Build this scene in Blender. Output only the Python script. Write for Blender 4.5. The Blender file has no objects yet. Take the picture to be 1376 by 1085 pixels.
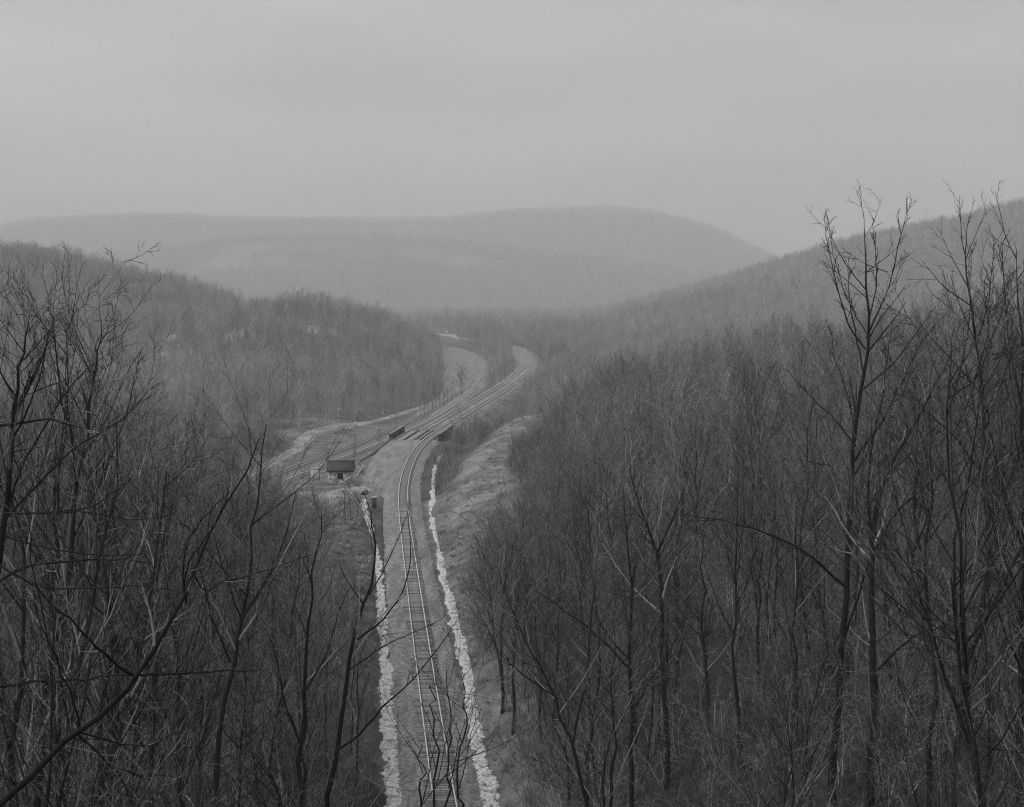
import bpy, math, random
import numpy as np
from mathutils import Vector

rng = np.random.default_rng(11)
random.seed(11)
scene = bpy.context.scene
COL = scene.collection

# ------------------------------------------------------------------ camera
F, CX, HY, CAMZ = 2080.0, 688.0, 385.0, 35.6      # focal length in photo pixels, principal column, horizon row, eye height over the rails
cam_d = bpy.data.cameras.new('camera')
cam_d.sensor_width = 36.0
cam_d.lens = F / 1376.0 * 36.0
cam_d.shift_y = -(542.5 - HY) / 1376.0            # falling front of the view camera
cam_d.clip_start = 0.5
cam_d.clip_end = 20000
cam = bpy.data.objects.new('camera', cam_d)
cam.location = (0, 0, CAMZ)
cam.rotation_euler = (math.radians(90), 0, 0)
COL.objects.link(cam)
scene.camera = cam

# ------------------------------------------------------------------ world, sun, exposure
SUN_EL, SUN_AZ = math.radians(48), math.radians(-60)      # high, hazy, from behind-left
w = bpy.data.worlds.new('World'); scene.world = w; w.use_nodes = True
nt = w.node_tree; nt.nodes.clear()
out = nt.nodes.new('ShaderNodeOutputWorld')
bg = nt.nodes.new('ShaderNodeBackground'); bg.inputs['Strength'].default_value = 0.1
sky = nt.nodes.new('ShaderNodeTexSky'); sky.sky_type = 'NISHITA'; sky.sun_disc = False
sky.sun_elevation = SUN_EL; sky.sun_rotation = SUN_AZ; sky.dust_density = 5.0
bw = nt.nodes.new('ShaderNodeRGBToBW')
tc = nt.nodes.new('ShaderNodeTexCoord')
mp = nt.nodes.new('ShaderNodeMapping'); mp.inputs['Scale'].default_value = (1.3, 1.3, 5.0)
nz = nt.nodes.new('ShaderNodeTexNoise'); nz.inputs['Scale'].default_value = 3.0; nz.inputs['Detail'].default_value = 4; nz.inputs['Roughness'].default_value = 0.45
mr = nt.nodes.new('ShaderNodeMapRange')
mr.inputs['From Min'].default_value = 0.25; mr.inputs['From Max'].default_value = 0.75
mr.inputs['To Min'].default_value = 5.05; mr.inputs['To Max'].default_value = 6.75
mx = nt.nodes.new('ShaderNodeMix'); mx.data_type = 'FLOAT'; mx.inputs[0].default_value = 0.74
nt.links.new(sky.outputs[0], bw.inputs[0])
nt.links.new(tc.outputs['Generated'], mp.inputs[0]); nt.links.new(mp.outputs[0], nz.inputs['Vector'])
nt.links.new(nz.outputs[0], mr.inputs[0])
nt.links.new(bw.outputs[0], mx.inputs[2]); nt.links.new(mr.outputs[0], mx.inputs[3])
nt.links.new(mx.outputs[0], bg.inputs['Color']); nt.links.new(bg.outputs[0], out.inputs['Surface'])

sd = bpy.data.lights.new('sun', 'SUN'); sd.energy = 1.0; sd.angle = math.radians(25)
so = bpy.data.objects.new('sun', sd)
dirv = Vector((math.sin(SUN_AZ) * math.cos(SUN_EL), -math.cos(SUN_AZ) * math.cos(SUN_EL), math.sin(SUN_EL)))
so.rotation_euler = dirv.to_track_quat('Z', 'Y').to_euler()
so.location = (0, 0, 300)
COL.objects.link(so)

w.cycles.sampling_method = 'NONE'
scene.view_settings.view_transform = 'Standard'
scene.view_settings.look = 'None'
scene.view_settings.exposure = 0.0
scene.view_settings.gamma = 1.0
scene.view_settings.use_curve_mapping = False
scene.render.engine = 'CYCLES'
cy = scene.cycles
cy.use_denoising = True
cy.denoiser = 'OPENIMAGEDENOISE'; cy.denoising_input_passes = 'RGB_ALBEDO_NORMAL'; cy.denoising_prefilter = 'NONE'
cy.filter_width = 1.1
cy.max_bounces = 2; cy.diffuse_bounces = 1; cy.glossy_bounces = 2; cy.volume_bounces = 2; cy.transparent_max_bounces = 4
cy.use_adaptive_sampling = True; cy.adaptive_threshold = 0.028; cy.adaptive_min_samples = 40

# ------------------------------------------------------------------ helpers
def W(x, y, d):
    """a point d metres in front of the viewpoint, seen at photo pixel x, y"""
    return np.array([(x - CX) * d / F, d, CAMZ - (y - HY) * d / F])

def WZ(x, y, z):
    d = F * (CAMZ - z) / (y - HY)
    return np.array([(x - CX) * d / F, d, z])

def mat(name, v0, v1, scale=4.0, rough=0.9, bump=0.0, metallic=0.0, detail=6, rnd=0.0, stretch=(1, 1, 1), coord='Object', spec=0.3, lo=0.3, hi=0.7, big=None):
    m = bpy.data.materials.new(name); m.use_nodes = True
    n = m.node_tree; N = n.nodes; L = n.links
    b = N['Principled BSDF']
    b.inputs['Roughness'].default_value = rough; b.inputs['Metallic'].default_value = metallic
    b.inputs['Specular IOR Level'].default_value = spec
    t = N.new('ShaderNodeTexCoord'); p = N.new('ShaderNodeMapping'); p.inputs['Scale'].default_value = stretch
    x = N.new('ShaderNodeTexNoise'); x.inputs['Scale'].default_value = scale; x.inputs['Detail'].default_value = detail; x.inputs['Roughness'].default_value = 0.62
    r = N.new('ShaderNodeMapRange'); r.inputs[1].default_value = lo; r.inputs[2].default_value = hi; r.inputs[3].default_value = v0; r.inputs[4].default_value = v1
    L.new(t.outputs[coord], p.inputs[0]); L.new(p.outputs[0], x.inputs['Vector']); L.new(x.outputs[0], r.inputs[0])
    o = r.outputs[0]
    if big:
        x2 = N.new('ShaderNodeTexNoise'); x2.inputs['Scale'].default_value = big[0]; x2.inputs['Detail'].default_value = 5
        r2 = N.new('ShaderNodeMapRange'); r2.inputs[1].default_value = 0.32; r2.inputs[2].default_value = 0.68; r2.inputs[3].default_value = 1 - big[1]; r2.inputs[4].default_value = 1 + big[1]
        m2 = N.new('ShaderNodeMath'); m2.operation = 'MULTIPLY'
        p2 = N.new('ShaderNodeMapping'); p2.inputs['Scale'].default_value = big[2] if len(big) > 2 else (1, 1, 1)
        L.new(t.outputs[coord], p2.inputs[0]); L.new(p2.outputs[0], x2.inputs['Vector']); L.new(x2.outputs[0], r2.inputs[0]); L.new(r2.outputs[0], m2.inputs[0]); L.new(o, m2.inputs[1]); o = m2.outputs[0]
    if rnd:
        oi = N.new('ShaderNodeObjectInfo'); rr = N.new('ShaderNodeMapRange'); rr.inputs[3].default_value = 1 - rnd; rr.inputs[4].default_value = 1 + rnd
        mm = N.new('ShaderNodeMath'); mm.operation = 'MULTIPLY'
        L.new(oi.outputs['Random'], rr.inputs[0]); L.new(rr.outputs[0], mm.inputs[0]); L.new(o, mm.inputs[1]); o = mm.outputs[0]
    L.new(o, b.inputs['Base Color'])
    if bump:
        bp = N.new('ShaderNodeBump'); bp.inputs['Strength'].default_value = bump; bp.inputs['Distance'].default_value = 0.05
        L.new(x.outputs[0], bp.inputs['Height']); L.new(bp.outputs[0], b.inputs['Normal'])
    return m

def mat_twig(name, v0, v1, power, rnd):
    """bark toned at random by branch, mostly dark, the pale ones standing for sky-lit twigs"""
    m = bpy.data.materials.new(name); m.use_nodes = True
    N = m.node_tree.nodes; L = m.node_tree.links; b = N['Principled BSDF']
    b.inputs['Roughness'].default_value = 0.85; b.inputs['Specular IOR Level'].default_value = 0.25
    ge = N.new('ShaderNodeNewGeometry'); pw = N.new('ShaderNodeMath'); pw.operation = 'POWER'; pw.inputs[1].default_value = power
    r = N.new('ShaderNodeMapRange'); r.inputs[3].default_value = v0; r.inputs[4].default_value = v1
    oi = N.new('ShaderNodeObjectInfo'); rr = N.new('ShaderNodeMapRange'); rr.inputs[3].default_value = 1 - rnd; rr.inputs[4].default_value = 1 + rnd
    mm = N.new('ShaderNodeMath'); mm.operation = 'MULTIPLY'
    L.new(ge.outputs['Random Per Island'], pw.inputs[0]); L.new(pw.outputs[0], r.inputs[0])  # random pale branches paint in the highlights on the twigs
    L.new(oi.outputs['Random'], rr.inputs[0]); L.new(rr.outputs[0], mm.inputs[0]); L.new(r.outputs[0], mm.inputs[1]); L.new(mm.outputs[0], b.inputs['Base Color'])
    return m

def link(o, parent=None):
    COL.objects.link(o)
    if parent is not None: o.parent = parent
    return o

def mesh_np(name, V, Fc, m, smooth=False):
    """V (n,3); Fc list of arrays of same-arity faces"""
    me = bpy.data.meshes.new(name)
    V = np.asarray(V, np.float32)
    if not isinstance(Fc, list): Fc = [Fc]
    Fc = [np.asarray(f, np.int32) for f in Fc if len(f)]
    me.vertices.add(len(V)); me.vertices.foreach_set('co', V.ravel())
    nl = sum(f.size for f in Fc); nf = sum(len(f) for f in Fc)
    me.loops.add(nl); me.loops.foreach_set('vertex_index', np.concatenate([f.ravel() for f in Fc]))
    me.polygons.add(nf)
    tot = np.concatenate([np.full(len(f), f.shape[1], np.int32) for f in Fc])
    st = np.concatenate([[0], np.cumsum(tot)[:-1]]).astype(np.int32)
    me.polygons.foreach_set('loop_start', st); me.polygons.foreach_set('loop_total', tot)
    if smooth: me.polygons.foreach_set('use_smooth', np.ones(nf, bool))
    me.update(calc_edges=True)
    if m is not None: me.materials.append(m)
    return me

def obj(name, me, parent=None, label=None, cat=None, group=None, kind=None, loc=None):
    o = bpy.data.objects.new(name, me)
    link(o, parent)
    if label: o['label'] = label
    if cat: o['category'] = cat
    if group: o['group'] = group
    if kind: o['kind'] = kind
    if loc is not None: o.location = loc
    return o

def empty(name, loc, label, cat, group=None, rz=0.0):
    o = obj(name, None, None, label, cat, group); o.location = loc; o.rotation_euler = (0, 0, rz)
    o.empty_display_size = 0.2
    return o

class MB:
    """collects boxes, prisms and tubes into one mesh"""
    def __init__(s): s.v = []; s.q = []; s.t = []; s.n = 0
    def add(s, V, q=(), t=()):
        s.v.append(np.asarray(V, float)); 
        for f in q: s.q.append([i + s.n for i in f])
        for f in t: s.t.append([i + s.n for i in f])
        s.n += len(V)
    def box(s, x0, x1, y0, y1, z0, z1, M=None):
        V = np.array([(x, y, z) for z in (z0, z1) for y in (y0, y1) for x in (x0, x1)], float)
        if M is not None: V = V @ M[0].T + M[1]
        s.add(V, [(0, 2, 3, 1), (4, 5, 7, 6), (0, 1, 5, 4), (2, 6, 7, 3), (0, 4, 6, 2), (1, 3, 7, 5)])
    def bar(s, a, b, wd, ht):
        a = np.array(a, float); b = np.array(b, float); d = b - a; l = np.linalg.norm(d); d = d / l
        up = np.array([0, 0, 1.0]) if abs(d[2]) < 0.95 else np.array([1.0, 0, 0])
        sx = np.cross(d, up); sx /= np.linalg.norm(sx); uz = np.cross(sx, d)
        V = [p + sx * i * wd / 2 + uz * j * ht / 2 for p in (a, b) for i, j in ((-1, -1), (1, -1), (1, 1), (-1, 1))]
        s.add(V, [(0, 1, 2, 3), (4, 7, 6, 5), (0, 4, 5, 1), (1, 5, 6, 2), (2, 6, 7, 3), (3, 7, 4, 0)])
    def build(s, name, m, parent=None, **k):
        fc = []
        if s.q: fc.append(np.array(s.q))
        if s.t: fc.append(np.array(s.t))
        return obj(name, mesh_np(name, np.concatenate(s.v), fc, m), parent, **k)

def fbm(x, y, seed=0, octs=4):
    """smooth value noise, vectorised"""
    tot = np.zeros(np.shape(x)); a = 1.0; n = 0
    for k in range(octs):
        xi = np.floor(x).astype(np.int64); yi = np.floor(y).astype(np.int64)
        fx = x - xi; fy = y - yi; fx = fx * fx * (3 - 2 * fx); fy = fy * fy * (3 - 2 * fy)
        def h(i, j):
            v = (i * 374761393 + j * 668265263 + (seed + k) * 974634777) & 0xffffffff
            v = ((v ^ (v >> 13)) * 1274126177) & 0xffffffff
            return ((v ^ (v >> 16)) & 0xffff) / 32767.5 - 1
        tot += a * ((h(xi, yi) * (1 - fx) + h(xi + 1, yi) * fx) * (1 - fy) + (h(xi, yi + 1) * (1 - fx) + h(xi + 1, yi + 1) * fx) * fy)
        n += a; a *= 0.5; x = x * 2.03 + 7.1; y = y * 2.03 + 3.7
    return tot / n

def smax(a, b, k):
    h = np.clip(0.5 + 0.5 * (a - b) / k, 0, 1)
    return b + (a - b) * h + k * h * (1 - h)
def smin(a, b, k): return -smax(-a, -b, k)
def sstep(a, b, x):
    t = np.clip((x - a) / (b - a), 0, 1); return t * t * (3 - 2 * t)

# ------------------------------------------------------------------ track alignments (plan X as a function of distance Y)
def curve_from_pixels(px, z, extra_before=(), extra_after=(), sm=7):
    P = [WZ(x, y, z) for x, y in px]
    P = [np.array(e) for e in extra_before] + P + [np.array(e) for e in extra_after]
    P = sorted(P, key=lambda p: p[1])
    Y = np.array([p[1] for p in P]); X = np.array([p[0] for p in P])
    yy = np.arange(Y[0], Y[-1], 1.0); xx = np.interp(yy, Y, X)
    for _ in range(2):
        k = np.hanning(2 * 3 * sm + 1); k /= k.sum()
        xp = np.concatenate([2 * xx[0] - xx[3 * sm:0:-1], xx, 2 * xx[-1] - xx[-2:-3 * sm - 2:-1]])
        xx = np.convolve(xp, k, 'valid')
    return yy, xx
up_px = [(597, 1085), (592.5, 1050), (581.3, 971), (573.8, 920), (565.3, 862), (551.8, 763), (545.3, 715), (543, 698), (541.3, 663),
         (543.4, 645), (551, 621), (560.5, 605), (573.6, 591), (593.4, 577.5), (638.5, 549.5), (670.5, 530.6), (693.7, 514), (706.8, 503.5),
         (713.5, 495), (715.5, 488), (711.5, 478.8), (704, 471.5), (698, 467)]
UY, UX = curve_from_pixels(up_px, 0.0, [(0.3, 60, 0)], [(-14, 1000, 0), (-60, 1150, 0)], 6)
low_px = [(389, 637), (438, 617), (475, 604.5), (508, 590.5), (545, 574.5), (578, 559), (606, 541), (630, 524), (640, 511), (643.5, 499.5), (641.3, 491),
          (633.4, 482), (621, 474), (598.5, 462.4)]
LZ = -6.0
LY, LX = curve_from_pixels(low_px, LZ, [(-64, 255, LZ)], [(-95, 1230, LZ)], 7)
def up_x(Y): return np.interp(Y, UY, UX, left=None) + np.where(Y < UY[0], (UY[0] - Y) * 0.06, 0)
def low_x(Y): return np.interp(Y, LY, LX)
def up_slope(Y): return (up_x(Y + 1.5) - up_x(Y - 1.5)) / 3.0
BR0, BR1 = 359.0, 383.0                 # the bridge, near and far end

# ------------------------------------------------------------------ terrain height
def prof(px, D, trees):
    px = np.array(px, float)
    return (px[:, 0] - CX) * D / F, CAMZ + D * (HY - px[:, 1]) / F - trees
R1 = prof([(-700, 330), (-300, 318), (0, 305), (60, 296), (150, 290), (215, 288), (270, 289), (300, 292), (420, 292), (500, 295), (575, 295), (640, 289), (700, 283),
           (760, 280), (820, 279), (870, 282), (910, 291), (950, 303), (990, 323), (1020, 339), (1045, 353), (1100, 378), (1200, 400), (1500, 420)], 6600, 12)
R2 = prof([(-600, 370), (0, 352), (200, 336), (330, 319), (500, 317), (590, 321), (700, 333), (850, 349), (1000, 374), (1100, 402), (1300, 440)], 4800, 14)
R3 = prof([(700, 470), (780, 446), (840, 428), (870, 409), (930, 393), (1000, 372), (1040, 354), (1100, 334), (1200, 309), (1300, 287), (1376, 268), (1600, 225), (2200, 180)], 2000, 15)
R3b = prof([(700, 470), (780, 444), (850, 412), (900, 400), (960, 386), (1010, 376), (1060, 372), (1130, 382), (1220, 410), (1400, 440)], 1500, 15)
R4a = prof([(-900, 180), (-300, 280), (0, 318), (60, 326), (100, 344), (186, 354), (204, 372), (222, 396), (250, 430), (300, 480)], 950, 15)
R4b = prof([(-700, 330), (0, 392), (150, 408), (240, 411), (320, 404), (400, 393), (480, 402), (520, 413), (550, 430), (575, 455), (600, 500), (630, 570)], 720, 13)

def ditchzone(u): return np.exp(-((np.abs(u) - 3.4) / 0.7) ** 2)

def terrain(X, Y, detail=True):
    X = np.asarray(X, float); Y = np.asarray(Y, float)
    u = X - up_x(np.clip(Y, 40, 1140)); u = u / np.sqrt(1 + up_slope(np.clip(Y, 45, 1130)) ** 2)
    wl = X - low_x(Y)
    base = np.interp(Y, [0, 1000, 1500, 2100, 3500, 9000], [-6.4, -6.4, -12, -22, -36, -36]) 
    v = -u
    WL = np.interp(Y, [0, 262, 276, 300, 340, 420, 2000], [4.6, 4.6, 8.6, 8.8, 9, 7.5, 7.5])
    WR = np.interp(Y, [0, 300, 420, 2000], [4.6, 4.6, 4.0, 4.0])
    TL = np.interp(Y, [0, 30, 60, 106, 160, 220, 255, 275, 318, 345, 900], [34, 21, 11.5, 7, 4.2, 1.6, 0.2, 0.0, -0.6, -6.4, -6.4])
    sl = np.interp(Y, [0, 110, 200, 320, 400], [0.95, 0.62, 0.4, 0.4, 0.55])
    e = np.maximum(v - WL, 0)
    zl = np.sign(TL) * smin(np.abs(TL) + 0 * e, sl * e, 0.8)
    gl = np.interp(Y, [0, 150, 230, 300], [0.14, 0.14, 0.06, 0.0])
    zl = zl + gl * np.maximum(v - 16, 0) * np.exp(-np.maximum(v - 60, 0) / 120)
    # behind the hut the bench drops to the lower line
    drop = sstep(21, 34, v) * sstep(240, 275, Y)
    zl = zl * (1 - drop) + drop * np.minimum(zl, -6.4)
    TR = np.interp(Y, [0, 30, 60, 90, 130, 180, 240, 300, 352, 372, 400, 440], [34, 22, 14, 12.5, 10, 8, 6.2, 5.4, 4.2, 0.0, -5.0, -7])
    sr = np.interp(Y, [0, 110, 200, 300, 350, 400], [0.95, 0.7, 0.45, 0.3, 0.25, 0.55])
    e = np.maximum(u - WR, 0)
    zr = np.sign(TR) * smin(np.abs(TR) + 0 * e, sr * e, 0.8)
    gr = np.interp(Y, [0, 200, 320, 400, 900, 1600], [0.2, 0.2, 0.13, 0.11, 0.10, 0.05])
    zr = zr + gr * np.maximum(u - 22, 0) * np.exp(-np.maximum(u - 90, 0) / 200)
    side = np.where(u < 0, zl, zr)
    z = side
    fade = sstep(1150, 1000, Y)
    z = base + (z - base) * fade
    # ravine under the bridge
    ku = np.interp(Y, [230, 282, 330, 368, 395], [9, 14, 22, 30, 36]); kh = np.interp(Y, [220, 275, 330, 370, 392], [0, 1.6, 2.2, 2.4, 0])
    z = z + kh * np.exp(-((u - ku) / np.interp(Y, [230, 370], [3.5, 8.0])) ** 2) * (u > 3)
    rav = -5.6 + 0.75 * np.maximum(np.abs(Y - 371 - 0.03 * u) - 7.5, 0) + 0.35 * np.maximum(u - 40, 0)
    rav = np.where((u > -40), rav, 99)
    z = np.minimum(z, smin(z, rav, 0.5))
    # ridges
    for (xs, zs), D, wf, wb in ((R1, 6600, 2100, 1400), (R2, 4800, 1300, 2400), (R3, 2000, 900, 1700), (R3b, 1500, 420, 600), (R4a, 950, 330, 700), (R4b, 720, 200, 420)):
        zt = np.interp(X, xs, zs)
        t = (Y - D); s = np.where(t < 0, sstep(-wf, 0, t), sstep(wb, 0, t))
        zr_ = base - 3 + (zt - base + 3) * s
        z = smax(z, zr_, 2.0 if D < 1000 else 8.0)
    # cuts for the lower line and the lane beside it
    low = LZ - 0.35 + 0.45 * np.maximum(np.abs(wl + 3.5) - 12.5, 0)
    low = np.where((Y > 250) & (Y < 1220), low, 1e5)
    z = np.where(u > -6, z, smin(z, low, 0.6)) 
    # hillside under the camera
    zc = 33.9 - 0.53 * np.maximum(Y, -4) - 0.02 * np.abs(X)
    z = smax(z, np.where(Y < 90, zc, -99), 1.0)
    if detail:
        far = sstep(300, 2500, Y)
        flat = np.where((v < WL) & (u < WR) & (Y < 1100), 0.0, 1.0)
        amt = np.clip(np.minimum(np.where(u < 0, v - WL, u - WR) / 6, np.abs(wl + 3.5) / 6 - 1.6), 0, 1)
        amt = np.where(Y > 1220, 1, amt)
        z = z + amt * (0.55 * fbm(X / 9, Y / 9, 3) + 2.0 * sstep(500, 1200, Y) * fbm(X / 60, Y / 60, 5) + far * 18 * fbm(X / 450, Y / 450, 9, 5))
        on = (v < WL + 0.01) & (u < WR + 0.01) & (Y < 1140)
        z = np.where(on & ~((Y > BR0 - 3) & (Y < BR1 + 3)), np.minimum(z, -0.33 - 0.12 * ditchzone(u)), z)
    return z, u, wl
def ground_z(x, y):
    return float(terrain(np.array([x]), np.array([y]))[0][0])

rows = np.concatenate([np.arange(-60, 60, 2.0), np.arange(60, 430, 1.2), np.arange(430, 1250, 4.0), np.arange(1250, 2400, 12), np.arange(2400, 8300, 50)])
S = np.linspace(-1, 1, 281)
Wd = 70 + 0.72 * np.maximum(rows, 0)
XX = up_x(np.clip(rows, 40, 900))[:, None] * 1.0 + Wd[:, None] * (0.22 * S + 0.78 * np.sign(S) * np.abs(S) ** 2.4)[None, :]
YY = np.repeat(rows[:, None], len(S), 1)
ZZ, UU, WW = terrain(XX, YY)
nr, nc = XX.shape
idx = np.arange(nr * nc).reshape(nr, nc)
quads = np.stack([idx[:-1, :-1], idx[:-1, 1:], idx[1:, 1:], idx[1:, :-1]], -1).reshape(-1, 4)

# cover: 0 leaf litter under the woods, 1 dry grass, with bare pale earth as a second channel
def cover(X, Y, u, wl):
    g = np.zeros_like(X)
    n = fbm(X / 14, Y / 14, 21) * 6
    ku = np.interp(Y, [180, 230, 282, 330, 368, 395], [8, 9, 14, 22, 30, 36])
    g = np.maximum(g, sstep(170, 230, Y) * sstep(398, 380, Y) * (u > 3) * (0.3 + 0.7 * sstep(-5.5, -1.5, u - ku + 0.3 * n)) * sstep(9, 4, u - ku + 0.5 * n))
    g = np.maximum(g, sstep(2, 4, u) * sstep(9, 6.5, u + 0.3 * n) * (Y < 260) * (Y > 70) * 0.75)
    g = np.maximum(g, sstep(240, 265, Y) * (Y < 470) * sstep(-75, -60, X + n) * sstep(-2, -5, u) * 0.8)
    g = np.maximum(g, (Y > 380) * (Y < 900) * sstep(13, 8, np.abs(u + 2) + 0.3 * n) * np.where(u > 0, 0.7, 0.25))
    g = np.maximum(g, 0.35 * sstep(3, 4, -u) * sstep(16, 10, -u + n) * (Y < 262) * (Y > 110))
    g = np.maximum(g, 0.55 * sstep(420, 480, Y) + 0.3 * sstep(140, 180, Y) * sstep(480, 420, Y) * (np.abs(u) > 22))
    b = np.zeros_like(X)
    for (px, py, d, rx, ry) in CLEARINGS:
        c = W(px, py, d)
        b = np.maximum(b, sstep(1.25, 0.7, np.hypot((X - c[0]) / rx, (Y - c[1]) / ry) + 0.35 * fbm(X / 8, Y / 16, 33)))
    far = 0.8 * sstep(4050, 4200, Y) * sstep(4680, 4480, Y) * sstep(-1000, -800, X) * sstep(100, -100, X) * sstep(-0.05, 0.35, fbm(X / 130, Y / 45, 40))
    b = np.maximum(b, 0.75 * far)
    return g, b
CLEARINGS = [(322, 438, 690, 4.5, 24), (306, 450, 680, 5, 14), (226, 460, 640, 9, 14), (268, 478, 610, 4, 12), (433, 440, 690, 11, 14), (236, 432, 700, 4.5, 14)]
gv, bv = cover(XX, YY, UU, WW)

m_ground = bpy.data.materials.new('forest_floor'); m_ground.use_nodes = True
n = m_ground.node_tree; N = n.nodes; L = n.links
b = N['Principled BSDF']; b.inputs['Roughness'].default_value = 0.95; b.inputs['Specular IOR Level'].default_value = 0.1
tcg = N.new('ShaderNodeTexCoord')
def noise(scale, detail=8, rough=0.65, st=None):
    x = N.new('ShaderNodeTexNoise'); x.inputs['Scale'].default_value = scale; x.inputs['Detail'].default_value = detail; x.inputs['Roughness'].default_value = rough
    if st:
        p = N.new('ShaderNodeMapping'); p.inputs['Scale'].default_value = st; L.new(tcg.outputs['Object'], p.inputs[0]); L.new(p.outputs[0], x.inputs['Vector'])
    else: L.new(tcg.outputs['Object'], x.inputs['Vector'])
    return x.outputs[0]
def rang(o, a, b_, c, d):
    r = N.new('ShaderNodeMapRange'); r.inputs[1].default_value = a; r.inputs[2].default_value = b_; r.inputs[3].default_value = c; r.inputs[4].default_value = d
    L.new(o, r.inputs[0]); return r.outputs[0]
def mixf(f, a, b_):
    r = N.new('ShaderNodeMix'); r.data_type = 'FLOAT'; L.new(f, r.inputs[0]); L.new(a, r.inputs[2]); L.new(b_, r.inputs[3]); return r.outputs[0]
at = N.new('ShaderNodeAttribute'); at.attribute_name = 'cover'
sp = N.new('ShaderNodeSeparateColor'); L.new(at.outputs['Color'], sp.inputs[0])
litter = rang(noise(1.6, 10, 0.75), 0.3, 0.7, 0.018, 0.085)
tuft = noise(1.1, 10, 0.75, (1, 0.45, 1))
grass = rang(tuft, 0.32, 0.66, 0.14, 0.44)
patch = rang(noise(0.16, 5, 0.6), 0.35, 0.65, 0.5, 1.15)
mm = N.new('ShaderNodeMath'); mm.operation = 'MULTIPLY'; L.new(grass, mm.inputs[0]); L.new(patch, mm.inputs[1])
bare = rang(noise(0.35, 8, 0.7), 0.35, 0.65, 0.22, 0.5)
c1 = mixf(sp.outputs[0], litter, mm.outputs[0]); c2 = mixf(sp.outputs[1], c1, bare)
L.new(c2, b.inputs['Base Color'])
bp = N.new('ShaderNodeBump'); bp.inputs['Strength'].default_value = 0.8; bp.inputs['Distance'].default_value = 0.2
L.new(tuft, bp.inputs['Height']); L.new(bp.outputs[0], b.inputs['Normal'])

gm = mesh_np('ground', np.stack([XX, YY, ZZ], -1).reshape(-1, 3), quads, m_ground, True)
ca = gm.color_attributes.new('cover', 'FLOAT_COLOR', 'POINT')
cc = np.ones((nr * nc, 4), np.float32); cc[:, 0] = gv.ravel(); cc[:, 1] = bv.ravel(); cc[:, 2] = 0
ca.data.foreach_set('color', cc.ravel())
obj('ground', gm, kind='structure', label='wooded valley floor with cutting banks and hills')

# ------------------------------------------------------------------ materials
M_ballast = mat('ballast', 0.12, 0.42, 3.0, bump=0.8, detail=10, lo=0.36, hi=0.66, big=(0.5, 0.3, (1.6, 0.18, 1)))
M_ballast_pale = mat('ballast_pale', 0.12, 0.42, 1.2, bump=0.8, detail=10, lo=0.36, hi=0.66, big=(0.35, 0.3, (1.4, 0.12, 1)))
M_dirt = mat('dirt', 0.22, 0.54, 1.1, bump=0.5, detail=9, lo=0.36, hi=0.66, big=(0.25, 0.3))
M_rail = mat('rail_steel_sheen', 0.82, 0.95, 2.0, rough=0.4, metallic=0.25)  # near-white head colour stands in for the reflected sky
M_rail_side = mat('rail_rust', 0.2, 0.34, 6.0)
M_tie = mat('tie_wood', 0.20, 0.46, 3.0, rnd=0.45, bump=0.2, stretch=(1, 6, 1))
M_rubble = mat('pale_stone', 0.30, 0.90, 1.6, lo=0.30, hi=0.52, rnd=0.0, bump=0.3)
M_steel = mat('girder_steel', 0.035, 0.085, 2.0, rough=0.7)
M_plank = mat('deck_plank', 0.26, 0.42, 2.0, stretch=(4, 0.6, 1))
M_conc = mat('concrete', 0.25, 0.40, 0.8, bump=0.2)
M_stonewall = mat('rubble_masonry', 0.30, 0.85, 1.9, bump=0.6, detail=4, lo=0.35, hi=0.65)
M_roof = mat('roof_slate', 0.055, 0.085, 3.0, rough=0.75, stretch=(1, 3, 3))
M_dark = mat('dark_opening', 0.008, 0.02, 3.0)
M_white = mat('white_paint', 0.55, 0.75, 2.0)
M_pale = mat('pale_panel', 0.36, 0.5, 2.5)
M_boxgrey = mat('cabinet_grey', 0.06, 0.12, 3.0, rough=0.6)
M_wood = mat('weathered_wood', 0.10, 0.20, 4.0)
M_bark_dark = mat('bark_dark', 0.008, 0.032, 6.0, rnd=0.35, bump=0.3, stretch=(1, 1, 0.25))
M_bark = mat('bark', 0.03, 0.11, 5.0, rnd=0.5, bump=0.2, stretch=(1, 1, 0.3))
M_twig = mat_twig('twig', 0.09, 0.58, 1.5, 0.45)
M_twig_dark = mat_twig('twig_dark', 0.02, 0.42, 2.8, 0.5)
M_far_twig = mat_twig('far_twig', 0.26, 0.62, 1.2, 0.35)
M_brush = mat_twig('brush', 0.03, 0.66, 2.2, 0.5)
M_grass = mat('dry_grass', 0.16, 0.44, 2.0, rnd=0.35)
M_conifer = mat('conifer', 0.02, 0.05, 3.0, rnd=0.3)
M_river = mat('river_glint', 0.5, 0.7, 0.02, rough=0.4)  # pale base colour stands in for sky glint on the water

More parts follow.
